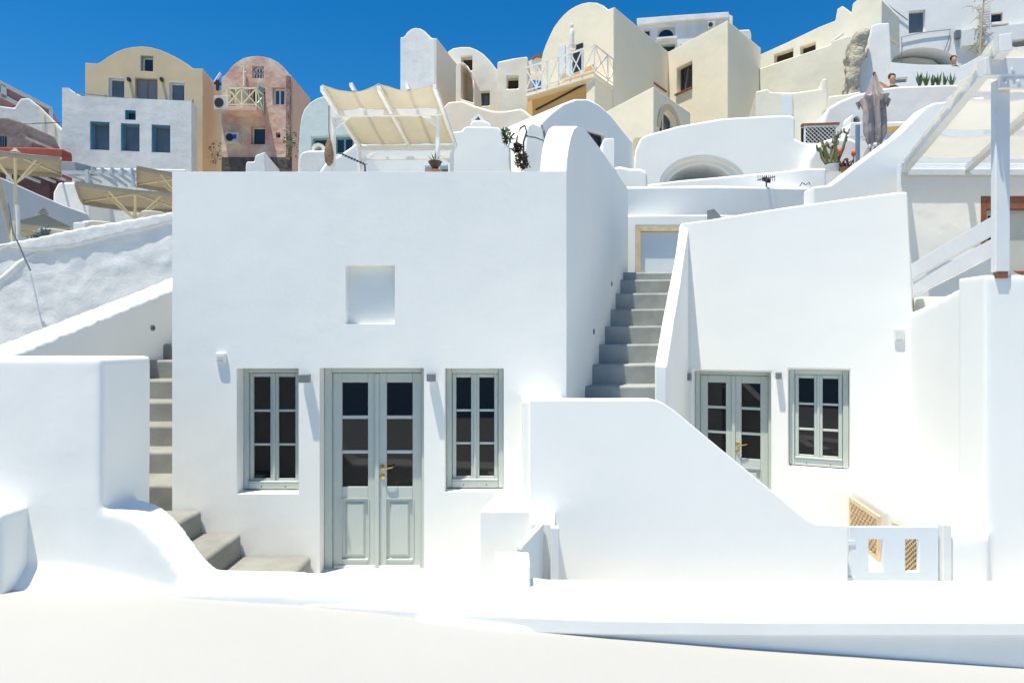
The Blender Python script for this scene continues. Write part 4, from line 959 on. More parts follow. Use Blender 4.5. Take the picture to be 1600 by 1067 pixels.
# parts: balcony (white slab, X railing), runs along gable from px 820,162 to 930,105 and returns to 958
FBal = Face(930, 22.2, ang)
def bl(px, py, d=0): p = FBal.W(px, py, d) - Vector((O.x, O.y, 0)); return p
p0 = bl(821, 158); p1 = bl(929, 100); zb = (p0.z + p1.z) / 2; p0.z = p1.z = zb
inn = Vector((FBal.n.x, FBal.n.y, 0))
rt_end = Vector((.30, .42, zb))
b = NB(); vprism(b, [(p0.x, p0.y), (p1.x, p1.y), (rt_end.x, rt_end.y), (rt_end.x - 1.2, rt_end.y + 1.6), (p0.x + inn.x * 1.1, p0.y + inn.y * 1.1)], zb - .14, zb); obj('balcony_slab', b, CREAM, H8, bevel=.02)
def xrail(parent, a, c, h, nbay, th=.05, m=WPAINT, name='railing', k0=0, k1=0):
    b = NB(); a = Vector(a); c = Vector(c); up = Vector((0, 0, 1))
    d_ = (c - a).normalized() * th * .6; a1_ = a + d_ * k0; c1_ = c - d_ * k1; bar(b, a1_ + up * h, c1_ + up * h, th, th * 1.1); bar(b, a1_ + up * .08, c1_ + up * .08, th * .8)
    for k in range(k0, nbay + 1 - k1):
        p = a.lerp(c, k / nbay); bar(b, p, p + up * h, th)
    for k in range(nbay):
        p = a.lerp(c, (k + .04) / nbay); q = a.lerp(c, (k + .96) / nbay)
        bar(b, p + up * .1, q + up * (h - .04), th * .7); bar(b, q + up * .1, p + up * (h - .04), th * .66, th * .6)
    return obj(name, b, m, parent)
xrail(H8, p0, p1, .95, 6); xrail(H8, p1, rt_end, .95, 2, k0=1)
# ochre underside and walls below balcony
FO = Face(925, 22.75, ang)
P = [FO.at(*p) for p in ((824, 205), (824, 160), (926, 100), (926, 180), (905, 205))]; b = NB(); prism(b, P, 0, .15); g3 = obj('ochre_wall', b, ORANGE, H8); g3.location = (FO.o.x - O.x, FO.o.y - O.y, 0); g3.rotation_euler = (0, 0, FO.a)
b = NB(); a_ = FO.at(838, 172); c_ = FO.at(914, 132); bar(b, (a_[0], -.04, a_[1]), (c_[0], -.04, c_[1]), .05); g4 = obj('dark_cable_duct', b, DARK, g3)
b = NB(); vprism(b, [(p1.x + .02, p1.y + .08), (rt_end.x - .01, rt_end.y + .02), (rt_end.x - .4, rt_end.y + .5), (p1.x - .25, p1.y + .35)], 4, zb - .143); obj('corner_wall', b, CREAM, H8, bevel=.02)
# balcony doors: pale blue shutters
for x0_, x1_ in ((874, 885), (886, 896)):
    s0, z0, s1, z1 = FV.rect(x0_, 72, x1_, 116); b = NB(); box(b, s0, s1, -.10, -.04, z0, z1)
    g5 = obj('shutter', b, PBLUE, H8, bevel=.01); g5.location = (FV.o.x - O.x, FV.o.y - O.y, 0); g5.rotation_euler = (0, 0, FV.a)
s0, z0, s1, z1 = FV.rect(897, 70, 912, 112); b = NB(); box(b, s0, s1, -.06, -.04, z0, z1); g6 = obj('balcony_door', b, DGLASS, H8); g6.location = (FV.o.x - O.x, FV.o.y - O.y, 0); g6.rotation_euler = (0, 0, FV.a)
# statue / plant pot hanging on gable
r = empty('white_statue', FV.W(905, 60, -.5), 0, 'small pale figure ornament standing above the white balcony against the gable', 'statue')
b = NB(); lathe(b, [(.10, -.6), (.13, -.4), (.11, -.1), (.14, .1), (.07, .25), (.04, .3), (.08, .38), (.08, .46), (.02, .53)], n=12); b.transform(Matrix.Scale(.7, 4)); obj('figure', b, WOLD, r, smooth=True)
b = NB(); lathe(b, [(.05, -1.5), (.05, -.9), (.2, -.85), (.22, -.65), (.05, -.6)], n=12); b.transform(Matrix.Scale(.7, 4)); obj('pedestal', b, CREAM2, r, smooth=True)
# lower cream box with arch window
e0, e1, e2 = Vector((1.9, 20.6)), Vector((4.42, 20.0)), Vector((0, 0))
F9 = Face(1021, 19.0, 52); F9l = Face(1021, 19.0, -62)
q1 = F9.W(1078, 171); q0 = F9l.W(950, 172)
B9 = empty('cream_house', (F9.o.x, F9.o.y, 0), 0, 'low cream house wing with an arched white framed window, below the big cream house', 'house')
Z9 = (533 - 135) / FPX * 19.0
ux = Vector((q1.x - F9.o.x, q1.y - F9.o.y)) * 1.02; ul = Vector((q0.x - F9.o.x, q0.y - F9.o.y)) * 1.1
b = NB(); vprism(b, [(0, 0), (ux.x, ux.y), (ux.x + ul.x, ux.y + ul.y), (ul.x, ul.y)], -1, Z9); w9 = obj('wall', b, CREAM, B9, bevel=.03)
s0, z0, s1, z1 = F9.rect(1031, 174, 1061, 245)
cx = (s0 + s1) / 2; rr = (s1 - s0) / 2
def archpts(k, zb_): return [(cx - rr * k, zb_)] + [(cx - rr * k * math.cos(math.pi * i / 14), z1 - rr + rr * k * math.sin(math.pi * i / 14)) for i in range(15)] + [(cx + rr * k, zb_)]
cb = NB(); prism(cb, archpts(1, z0), -.4, .25); cb.transform(Matrix.Rotation(F9.a, 4, 'Z')); boolean(w9, cb)
b = NB(); oo, ii = archpts(1.0, z0), archpts(.9, z0)
for i in range(len(oo) - 1):
    vs = [b.verts.new((p[0], y, p[1])) for y in (.12, .17) for p in (oo[i], oo[i + 1], ii[i + 1], ii[i])]
    for fc in ((0, 1, 2, 3), (7, 6, 5, 4), (0, 4, 5, 1), (2, 6, 7, 3)): b.faces.new([vs[j] for j in fc])
box(b, cx - .35 * rr, cx - .35 * rr + .06, .13, .165, z0, z1 - rr * .1)
box(b, cx + .5 * rr, cx + .5 * rr + .06, .13, .165, z0, z1 - rr * .15)
wf = obj('window', b, WPAINT, B9); wf.rotation_euler = (0, 0, F9.a)
b = NB(); prism(b, archpts(.98, z0), .175, .185); obj('pane', b, DGLASS, wf)
b = NB(); oo, ii = archpts(1.28, z1 - rr), archpts(1.02, z1 - rr)
for i in range(1, len(oo) - 2):
    vs = [b.verts.new((p[0], y, p[1])) for y in (-.03, -.003) for p in (oo[i], oo[i + 1], ii[i + 1], ii[i])]
    for fc in ((0, 1, 2, 3), (7, 6, 5, 4), (0, 4, 5, 1), (2, 6, 7, 3), (0, 3, 7, 4), (1, 5, 6, 2)): b.faces.new([vs[j] for j in fc])
wa = obj('window_surround', b, mat('sand_paint', (.72, .55, .32), .9), B9); wa.rotation_euler = (0, 0, F9.a)

# H9 white house behind with arched window
F = Face(1070, 34, -10)
rt, wl = house('white_house', 'weathered white house on the skyline with a dark arched window and an air conditioner', 'house', F,
      [(996, 130), (996, 33), (1000, 31), (1060, 27), (1137, 21), (1145, 25), (1145, 60), (1145, 130)], 4, WOLD,
      [dict(px=(1027, 41, 1055, 60), d=.25, kind='arch', fm=mat('pale_teal_trim', (.5, .6, .58), .6), gm=mat('navy_glass', (.01, .02, .05), .15), mull=0),
       dict(px=(1032, 69, 1055, 80), d=.3, fm=TEAL, gm=DGLASS, fw=.03), dict(px=(1063, 69, 1080, 80), d=.3, fm=TEAL, gm=DGLASS, fw=.03), dict(px=(1005, 46, 1016, 58), d=.2, fm=WPALE, gm=DGLASS, fw=.03)], bevel=.04)
b = NB(); prism(b, [F.at(*p) for p in ((995, 36), (995, 31), (1060, 26), (1138, 21), (1138, 30), (1060, 35), (996, 42))], -.18, -.003); obj('cornice', b, WOLD, rt, bevel=.03)
s0, z0, s1, z1 = F.rect(1026, 61, 1057, 64); b = NB(); box(b, s0, s1, -.3, -.003, z0, z1); obj('ledge', b, WOLD, rt)
def ac(F, px, label, d=.3, logo=False, off=0):
    s0, z0, s1, z1 = F.rect(*px); cx, cz = (s0 + s1) / 2, (z0 + z1) / 2; p = F.o + F.t * cx + F.n * off
    r = empty('air_conditioner', (p.x, p.y, cz), F.a, label, 'air conditioner'); hw, hh = (s1 - s0) / 2, (z1 - z0) / 2
    b = NB(); box(b, -hw, hw, -d, -.003, -hh, hh); obj('casing', b, ACM, r, bevel=.02)
    b = NB(); n = 20; rr = min(hh * .82, hw * .6); cxx = -hw + rr * 1.15
    f = [b.verts.new((cxx + rr * math.cos(2 * math.pi * k / n), -d - .008, rr * math.sin(2 * math.pi * k / n))) for k in range(n)]; f2 = [b.verts.new((v.co.x, -d - .001, v.co.z)) for v in f]
    b.faces.new(f); b.faces.new(f2[::-1])
    for k in range(n): b.faces.new((f[k], f[(k + 1) % n], f2[(k + 1) % n], f2[k]))
    obj('fan_grille', b, DARK, r)
    if logo: b = NB(); box(b, hw * .25, hw * .75, -d - .012, -d - .003, -.08, .14); obj('sticker', b, mat('blue_sticker', (.03, .07, .45), .5), r)
    return r
ac(F, (1105, 37, 1117, 48), 'small white air conditioner high on the weathered skyline house')
F = Face(1165, 28, 20); house('white_chimney', 'small cream chimney block on the skyline behind the big cream house', 'chimney', F, [(1153, 100), (1155, 46), (1172, 45), (1175, 52), (1175, 100)], .8, CREAM2, bevel=.08, wallname='shaft')

# ================================================================ CENTRE HOUSES H5 H6 H7
F = Face(650, 25, -16)
H5, wl = house('white_house', 'tall narrow white vaulted house with a peach side wall, right of centre on the skyline', 'house', F,
      [(625, 300), (625, 58), (631, 57), (636, 50), (642, 45), (649, 43), (656, 44), (663, 48), (669, 54), (674, 59), (680, 59), (681, 300)], 2.9, WOLD, bevel=.05)
FS5 = Face(681, 24.6, 0)
s_ = F.at(681, 59)[0]
b = NB()
# side wall peach : plane along local +y at x = s_
pr = [(0.0, -1), (0.0, F.at(680, 59)[1]), (2.0, F.at(680, 59)[1] - .1), (2.5, F.at(680, 59)[1] - .1), (3.3, F.at(680, 59)[1] - .5), (4.0, F.at(680, 59)[1] - 1.3), (4.6, F.at(680, 59)[1] - 3.2), (4.6, -1)]
L_ = [b.verts.new((s_ - .25, t + .02, z)) for t, z in pr]; R_ = [b.verts.new((s_ + .03, t + .02, z)) for t, z in pr]
b.faces.new(L_); b.faces.new(R_[::-1])
for i in range(len(pr)): b.faces.new((L_[i], R_[i], R_[(i + 1) % len(pr)], L_[(i + 1) % len(pr)]))
obj('side_wall', b, PEACH, H5, bevel=.04)
F = Face(740, 27.5, -8)
rt, wl = house('vaulted_house', 'cream white vaulted house with a dark square window, behind the tall narrow house', 'house', F,
      [(695, 300), (695, 90), (700, 80), (708, 75), (720, 73), (733, 73), (744, 77), (755, 84), (765, 94), (775, 107), (785, 112), (785, 300)], 3, CREAM2,
      [dict(px=(721, 88, 738, 110), d=.35, fm=CREAM2, gm=mat('slit_dark', (.05, .025, .015), .7), fw=.02), dict(px=(743, 144, 765, 165), d=.2, fm=BROWN, gm=GGLASS, fw=.07, mull=1)], bevel=.05)
F = Face(730, 24.3, -10)
rt, wl = house('curved_niche', 'half arched cream buttress wall with a deep shaded niche', 'wall', F, [(712, 210), (712, 104), (716, 97), (724, 97), (731, 103), (737, 113), (741, 128), (742, 150), (744, 210)], 1.2, PEACH, bevel=.04)
cb = NB(); prism(cb, [F.at(*p) for p in ((720.5, 154), (720.5, 101), (727, 103), (733, 111), (737, 123), (739, 140), (739, 160))], -.4, .95); boolean(wl, cb)
F = Face(800, 25.5, -6)
rt, wl = house('cream_house', 'cream white cube house with one small dark window, left of the balcony', 'house', F,
      [(776, 300), (777, 96), (800, 91), (822, 88), (825, 89), (825, 300)], 4, CREAM2, [dict(px=(792, 120, 810, 138), d=.35, fm=CREAM2, gm=mat('slit_dark', (.05, .025, .015), .7), fw=.02)], bevel=.06)
F = Face(760, 22, -14)
house('terrace_wall', 'peach and cream stepped wall below the small houses left of the balcony', 'wall', F,
      [(690, 320), (690, 168), (700, 158), (722, 156), (742, 164), (770, 172), (790, 172), (815, 168), (830, 180), (845, 196), (850, 320)], 1.6, PEACH, bevel=.1)
F = Face(838, 29, 0)
b = NB(); tr = F.root('tiled_canopy', 'small cream canopy with brown roof tiles left of the vaulted gable', 'canopy'); prism(b, [F.at(*p) for p in ((824, 110), (826, 96), (838, 87), (848, 88), (848, 112))], 0, 1); obj('wall', b, CREAM2, tr)
b = NB(); prism(b, [F.at(*p) for p in ((830, 92), (838, 86), (848, 87), (848, 91), (838, 90), (832, 94))], -.1, 1.05); obj('roof', b, REDWOOD, tr)

# ================================================================ CANVAS PERGOLA on the roof of A
pg = empty('pergola', (0, 0, 0), 0, 'white timber pergola with sagging beige canvas standing on the roof of the central house', 'pergola')
Yf, Yb = 10.0, 11.3
def P3(px, py, Y): return W(px, py, Y)
for i, (px, Y, zt_, wpx) in enumerate(((521, Yf, P3(0, 168, Yf).z, 6), (684, Yf, P3(0, 168, Yf).z, 6), (562, Yb, P3(0, 229, Yb).z, 5.5), (706, Yb, P3(0, 229, Yb).z, 5.5))):
    x = (px - 800) / FPX * Y; b = NB(); hw = wpx / 2 / FPX * Y; box(b, x - hw, x + hw, Y - .04, Y + .04, 1.5, zt_); obj('post', b, WPAINT, pg, bevel=.008)
b = NB(); bar(b, P3(517, 177, Yf - .07), P3(690, 174, Yf - .07), .05, .12); obj('front_beam', b, WPAINT, pg, bevel=.008)
b = NB(); bar(b, P3(557, 232, Yb - .08), P3(711, 231, Yb - .08), .05, .09); obj('back_beam', b, WPAINT, pg, bevel=.008)
b = NB(); bar(b, P3(572, 248, Yb), P3(704, 246, Yb), .04, .06); obj('lower_rail', b, WPAINT, pg)
for a_, c_, Y in (((523, 197), (547, 179), Yf), ((682, 194), (660, 178), Yf), ((566, 253), (586, 237), Yb), ((703, 252), (686, 236), Yb)):
    b = NB(); bar(b, P3(*a_, Y), P3(*c_, Y - .0), .045, .07); obj('brace', b, WPAINT, pg)
zr = lambda Y: 3.66 - (Y - 9.05) / 2.25 * .17
raf = [((503, 138), (563, 230)), ((592, 138), (640, 228)), ((679, 135), (712, 228))]
ends = []
for a_, c_ in raf:
    A_ = P3(*a_, 9.15); B_ = P3(*c_, Yb); ends.append((A_, B_)); b = NB(); bar(b, A_, B_, .055, .08); obj('rafter', b, WPAINT, pg, bevel=.006)
for x0_, k in ((365 / 5.333 + 480 - .0, .25), (830 / 5.333 + 480, .75)):
    A_ = ends[0][0].lerp(ends[2][0], (x0_ - 503) / 176); B_ = ends[0][1].lerp(ends[2][1], (x0_ - 503) / 176); A_.z += .05; B_.z += .05
    b = NB(); bar(b, A_.lerp(B_, .0), A_.lerp(B_, .98), .045, .05); obj('rafter', b, WPAINT, pg)
for (a_, c_, nm) in ((.0, .37, 'front_canvas'), (.43, .98, 'rear_canvas')):
    q = [ends[0][0].lerp(ends[0][1], a_), ends[2][0].lerp(ends[2][1], a_), ends[0][0].lerp(ends[0][1], c_), ends[2][0].lerp(ends[2][1], c_)]
    for v in q: v.z += .06 if nm == 'front_canvas' else .05
    sail(pg, nm, q[0], q[1], q[2], q[3], .09 if nm == 'front_canvas' else .06, 2, SAIL, nx=48, ny=20, edge=.12 if nm == 'front_canvas' else .06)
r = empty('wind_chime', P3(514, 180, 9.9), 0, 'wicker hanging lantern on a cord at the left post of the canvas pergola', 'hanging lantern')
b = NB(); tube(b, [(0, 0, .15), (0, 0, -.25), (.02, 0, -.38)], .008, 5); obj('cord', b, REDWOOD, r)
b = NB(); lathe(b, [(.02, -.36), (.05, -.45), (.075, -.6), (.06, -.72), (.02, -.78)], n=12); obj('shade', b, mat('wicker', (.30, .2, .13), .9, .01, 60, .5, 40), r, smooth=True)
r = empty('potted_plant', W(680, 262, 6.62), 0, 'dark brown pot with a sparse spiky plant on the roof edge of the central house', 'potted plant')
b = NB(); lathe(b, [(.04, -.12), (.045, -.05), (.04, -.0), (.075, .05), (.085, .075), (.07, .08), (.03, .07)], n=16); b.transform(Matrix.Scale(.85, 4)); obj('pot', b, DPOT, r, smooth=True)
b = NB()
for k, (dx, dz) in enumerate(((-.09, .10), (-.05, .14), (0, .17), (.05, .12), (.10, .10), (.12, .06), (-.11, .05))):
    s = .008; vs = [b.verts.new(q) for q in ((-s, 0, .06), (s, 0, .06), (dx * .6 + s, .01 * k, .05 + dz * .6), (dx, .015 * k, .05 + dz), (dx * .6 - s, .01 * k, .05 + dz * .6))]; b.faces.new(vs)
b.transform(Matrix.Scale(.85, 4)); obj('leaves', b, LEAF, r)
r = empty('terracotta_dish', W(679, 268, 6.62), 0, 'flat terracotta dish under the dark pot on the roof edge', 'dish'); b = NB(); lathe(b, [(.06, -.01), (.078, .0), (.08, .012), (.05, .02)], n=18); obj('dish_body', b, TERRA, r, smooth=True)
FQ = Face(550, 9.4, 0)
r = empty('television_aerial', W(553, 249, 9.4), 0, 'slanting television aerial behind the roof edge inside the canvas pergola', 'aerial')
b = NB(); bar(b, (-.20, 0, .09), (.16, 0, -.07), .014)
for k in range(9): p = Vector((-.18, 0, .082)).lerp(Vector((.16, 0, -.07)), k / 8); bar(b, p + Vector((-.01, -.1, -.03)), p + Vector((.01, .1, .03)), .01)
bar(b, (.16, 0, -.07), (.17, 0, -.3), .02); obj('rods', b, DARK, r)
# white walls behind the pergola
F = Face(620, 14.5, -6)
house('white_house', 'plain white wall with a blue window seen through the canvas pergola', 'house', F, [(540, 300), (545, 236), (570, 226), (640, 222), (715, 222), (715, 300)], 1.2, WHITE,
      [dict(px=(664, 258, 714, 285), d=.12, fm=mat('sky_blue_paint', (.42, .58, .72), .5), gm=GGLASS, fw=.07)], bevel=.05)
F = Face(540, 13.2, 12)
house('stair_ramp', 'white ramp like wall rising to the right behind the left pergola post', 'wall', F, [(495, 300), (499, 268), (510, 252), (530, 242), (550, 228), (556, 222), (575, 226), (592, 262), (600, 300)], .6, WHITE, bevel=.05)
# H4 mint vault
F = Face(520, 22, -6)
rt, wl = house('mint_house', 'pale mint vaulted house with two teal windows, left of the canvas pergola', 'house', F,
      [(463, 330), (465, 265), (466, 229), (468, 200), (470, 184), (475, 170), (484, 160), (495, 153), (508, 149), (520, 149), (535, 153), (552, 162), (568, 175), (580, 190), (590, 210), (592, 330)], 3, MINT,
      [dict(px=(487, 214, 515, 238), d=.2, fm=TEAL, gm=DGLASS, fw=.06), dict(px=(521, 212, 552, 240), d=.2, fm=TEAL, gm=DGLASS, fw=.08, mull=1)], bevel=.05)
F = Face(490, 19.5, 0)
house('cream_wall', 'low mottled cream wall below the mint vaulted house', 'wall', F, [(463, 320), (465, 250), (470, 237), (482, 234), (514, 234), (520, 320)], 1.2, WOLD, bevel=.08)
r = empty('oven_hood', W(497, 233, 19.8), 0, 'small rounded beige oven hood on the mottled cream wall', 'oven hood')
b = NB(); prism(b, [(-.2, -.05), (-.2, .05), (-.13, .16), (0, .2), (.13, .16), (.2, .05), (.2, -.05)], 0, .4); o = obj('hood', b, CREAM2, r); cb = NB(); prism(cb, [(-.12, -.08), (-.12, .04), (0, .12), (.12, .04), (.12, -.08)], -.1, .3); boolean(o, cb)
# white stepped gable with cream side
F = Face(410, 15.5, 8)
rt, wl = house('stepped_wall', 'small bright white stepped gable with a cream side, at the foot of the pink house', 'wall', F, [(382, 300), (384, 255), (386, 252), (397, 252), (399, 242), (414, 237), (416, 300)], 1.6, WPALE, bevel=.03)
# H3 pink house
F = Face(400, 30, 0)
H3, wl = house('pink_house', 'flaking pink vaulted house with a small cream balcony and arched top window', 'house', F,
      [(346, 300), (346, 121), (349, 119), (354, 115), (362, 104), (370, 97), (380, 91), (390, 88.5), (400, 87.5), (411, 88.5), (422, 91), (434, 97), (443, 105), (450, 114), (456, 119), (456, 300)], 2.7, PINK,
      [dict(px=(394, 103, 412, 122), d=.25, kind='arch', fm=WPAINT, gm=DGLASS, mull=3, bar=1), dict(px=(361, 137, 380, 158), d=.25, fm=CREAMP, gm=DGLASS, fw=.08, mull=1),
       dict(px=(391, 138, 414, 178), d=.3, fm=CREAMP, gm=DGLASS, fw=.05), dict(px=(426, 137, 445, 164), d=.22, fm=WPAINT, gm=mat('blue_grey_glass', (.06, .11, .16), .15), fw=.08, mull=1),
       dict(px=(392, 197, 414, 225), d=.3, fm=CREAMP, gm=DGLASS, fw=.05), dict(px=(431, 207, 438, 215), d=.2, fm=PINK, gm=DGLASS, fw=.02)], bevel=.06)
s_ = F.at(456, 119)
b = NB(); pr = [(0, -1), (0, s_[1] - .02), (2.65, s_[1] - .05), (2.65, -1)]
L_ = [b.verts.new((s_[0] - .2, t + .03, z)) for t, z in pr]; R_ = [b.verts.new((s_[0] + .02, t + .03, z)) for t, z in pr]; b.faces.new(L_); b.faces.new(R_[::-1])
for i in range(4): b.faces.new((L_[i], R_[i], R_[(i + 1) % 4], L_[(i + 1) % 4]))
obj('side_wall', b, PINKS, H3)
s0, z0, s1, z1 = F.rect(448, 120, 454, 250); b = NB(); box(b, s0, s1, -.12, -.003, z0, z1); obj('brick_flue', b, mat('rusty_brick', (.24, .12, .10), .95, .04, 12, .4, 6, col2=(.42, .3, .26)), H3)
s0, z0, s1, z1 = F.rect(347, 246, 456, 290); b = NB(); box(b, s0, s1, -.05, -.003, z0, z1); obj('dark_base', b, mat('dark_stone', (.13, .11, .10), .95, .06, 5, .4, 3), H3)
b = NB(); s0, z0, s1, z1 = F.rect(367, 177, 414, 184); box(b, s0, s1, -.95, -.003, z0, z1); sl = obj('balcony_slab', b, PINK, H3, bevel=.02)
zb_ = z1
for ii_, (a_, c_, n_) in enumerate((((s0 + .05, -.9, zb_), (s1 - .05, -.9, zb_), 2), ((s1 - .05, -.9, zb_), (s1 - .05, -.05, zb_), 1), ((s0 + .05, -.9, zb_), (s0 + .05, -.05, zb_), 1))): xrail(sl, a_, c_, .82, n_, .06, CREAMP, k0=1 if ii_ else 0)
for x0_ in (390, 415, 380):
    s0, z0, s1, z1 = F.rect(x0_ - 3, 138, x0_ + 1, 176); b = NB(); bar(b, (s0, -.02, (z0 + z1) / 2), (s0 - .12, -.32, (z0 + z1) / 2), .04, z1 - z0); obj('shutter', b, CREAMP if x0_ != 415 else TEAL, H3)
b = NB(); s0, z0, s1, z1 = F.rect(383, 108, 384.5, 136); tube(b, [(s0, -.1, z0), (s0, -.1, z1), (s0 + .04, -.1, z1 - .2)], .05, 6); obj('pipe', b, CREAM2, H3)
ac(F, (343, 157, 367, 178), 'larger dirty air conditioner beside the cream balcony of the pink house', .6)
ac(F, (357, 210, 377, 226), 'smaller air conditioner with a blue sticker low on the pink house', .35, True)
bush('wall_plant', W(454, 222, 29.6), .35, 90, LEAF, 'scraggy green plant growing from the right corner of the pink house', 'plant', leaf=.12, h=.6)
bush('wild_fennel', W(337, 238, 27), .38, 40, DRY, 'thin dry plant with seed heads in front of the beige side wall', 'plant', leaf=.12, h=.5)
# H2 beige vault behind the white house
F = Face(225, 30, 7.5)
H2, wl = house('beige_house', 'beige vaulted house with white framed windows standing behind the blue windowed house', 'house', F,
      [(133, 300), (133, 98), (152, 99.5), (160, 95), (170, 88), (182, 81), (195, 76), (208, 73.5), (222, 72.5), (236, 74), (250, 78), (264, 84), (280, 92), (294, 101), (302, 107), (317, 107), (317, 300)], 2.9, TAN,
      [dict(px=(169, 121, 194, 160), d=.25, fm=WPAINT, gm=GGLASS, fw=.07, rev=PBLUE), dict(px=(211, 122, 246, 165), d=.2, fm=mat('grey_blind', (.20, .20, .20), .6), gm=mat('grey_blind2', (.24, .24, .24), .5), fw=.04, mull=1), dict(px=(264, 128, 288, 165), d=.25, fm=WPAINT, gm=GGLASS, fw=.07, rev=PBLUE),
       dict(px=(220, 87, 239, 111), d=.3, fm=WPAINT, gm=DGLASS, fw=.07, rev=TEAL)], bevel=.05)
for x in (203, 254):
    s0, z0, s1, z1 = F.rect(x - 2, 123, x + 2, 128); b = NB(); box(b, s0, s1, -.2, -.003, z0, z1); obj('wall_lamp', b, DARK, H2)
r = empty('roof_pipe', W(340, 122, 31.5), 0, 'slanting white pipe and black bracket between the beige and pink houses', 'pipe')
b = NB(); tube(b, [(-.15, 0, -.2), (.15, 0, .25)], .06, 8); obj('pipe_run', b, WPAINT, r); b = NB(); bar(b, (0, 0, -.6), (0, 0, -.1), .12); bar(b, (-.15, 0, -.25), (.2, 0, -.3), .1); obj('bracket', b, DARK, r)
# H1 white with blue windows
F = Face(200, 28, 9)
H1, wl = house('white_house', 'square white house with three tall blue framed windows and one tiny blue window', 'house', F,
      [(97, 320), (97, 137), (107, 137), (113, 143), (124, 150), (296, 157.5), (299, 158), (299, 320)], .8, WOLD,
      [dict(px=(141, 190, 171, 234), d=.35, fm=mat('window_blue_grey', (.20, .27, .32), .5), gm=GGLASS, fw=.06, rev=BLUEP), dict(px=(189, 193, 218, 236), d=.35, fm=mat('window_blue_grey', (.2, .27, .32), .5), gm=GGLASS, fw=.06, rev=BLUEP),
       dict(px=(237, 195, 266, 238), d=.35, fm=mat('window_blue_grey', (.2, .27, .32), .5), gm=GGLASS, fw=.06, rev=BLUEP), dict(px=(195.5, 172, 212, 187), d=.3, fm=BLUEP, gm=DGLASS, fw=.05, rev=BLUEP)], bevel=.05)
b = NB(); z = F.at(200, 146)[1]
pts_ = [(F.at(x, 0)[0], .3) for x in (113, 160, 210, 256, 298)]
for x, y in pts_: bar(b, (x, y, F.at(200, 157)[1]), (x, y, z), .04)
bar(b, (pts_[0][0], .3, z), (pts_[-1][0], .3, z - .25), .035); obj('roof_railing', b, STEEL, H1)
# beige roof slope behind H1 left corner
F = Face(115, 31, 0); house('beige_wall', 'small beige sloping wall end behind the roof corner of the blue windowed house', 'wall', F, [(107, 180), (107, 140), (113, 142), (128, 151), (134, 153), (134, 180)], .6, TAN, bevel=.03)
# far left
F = Face(30, 38, 28)
rt, wl = house('rose_house', 'dusty rose building with pale grey trim, partly out of frame at the far left', 'house', F, [(-60, 300), (-60, 96), (0, 128), (40, 148), (81, 170), (82, 300)], 5, ROSE, bevel=.03)
for q in (((-60, 94), (0, 126), (82, 168.5), (82, 174), (0, 133), (-60, 102)), ((-60, 112), (0, 145), (34, 163), (34, 169), (0, 152), (-60, 120)), ((2, 131), (11, 136), (11, 156), (2, 152)), ((77, 170), (83, 172), (83, 200), (77, 200))):
    b = NB(); prism(b, [F.at(*p) for p in q], -.15, -.003); obj('trim', b, mat('grey_trim', (.55, .57, .56), .9), rt)
F = Face(60, 31, 20)
rt, wl = house('weathered_house', 'patched grey white building stepping down beside the rose house', 'house', F, [(-40, 300), (-40, 172), (0, 165), (22, 168), (28, 158), (32, 153), (46, 153), (50, 157), (62, 166), (80, 184), (90, 195), (98, 203), (99, 300)], 3, WOLD, bevel=.08)
for x0_, y0_, x1_, y1_ in ((60, 172, 70, 200), (77, 187, 86, 216), (92, 202, 98, 232)):
    b = NB(); prism(b, [F.at(*p) for p in ((x0_, y0_), (x1_, y0_ + 7), (x1_, y1_), (x0_ + 5, y1_ - 8))], -.04, -.003); obj('plaster_patch', b, CREAM, rt)
r = empty('rock_dwelling', W(20, 215, 25), 0, 'brown grey rounded rock cut dwelling at the far left with a dark barred window', 'rock house')
b = NB(); prism(b, [(-1.2, -1.5), (-1.2, .78), (-.2, .8), (.25, .65), (.42, .25), (.5, .0), (.62, -.02), (.78, -.15), (.8, -1.5)], 0, 2.0)
o = obj('rock_wall', b, mat('brown_rock', (.24, .19, .18), .9, .04, 3, .3, 1.6), r); soft(o, .06, 4)
b = NB(); box(b, -.62, -.25, -.02, .05, -.35, .05); q = obj('window', b, DGLASS, r); b = NB()
for k in range(4): bar(b, (-.56 + .09 * k, -.04, -.35), (-.56 + .09 * k, -.04, .05), .015)
obj('window_bars', b, STEEL, q)
F = Face(50, 22, 0)
house('red_wall', 'red rendered terrace wall behind the far left umbrella', 'wall', F, [(-60, 320), (-60, 229), (60, 230), (97, 232), (98, 238), (98, 320)], .5, REDP, bevel=.05)
r = empty('power_line', (0, 0, 0), 0, 'thin black power line reaching the white house from the left', 'cable')
b = NB(); tube(b, [W(-40, 188, 26), W(0, 191, 26.5), W(50, 193, 27), W(97, 191, 27.9)], .02, 5); obj('cable_run', b, DARK, r)

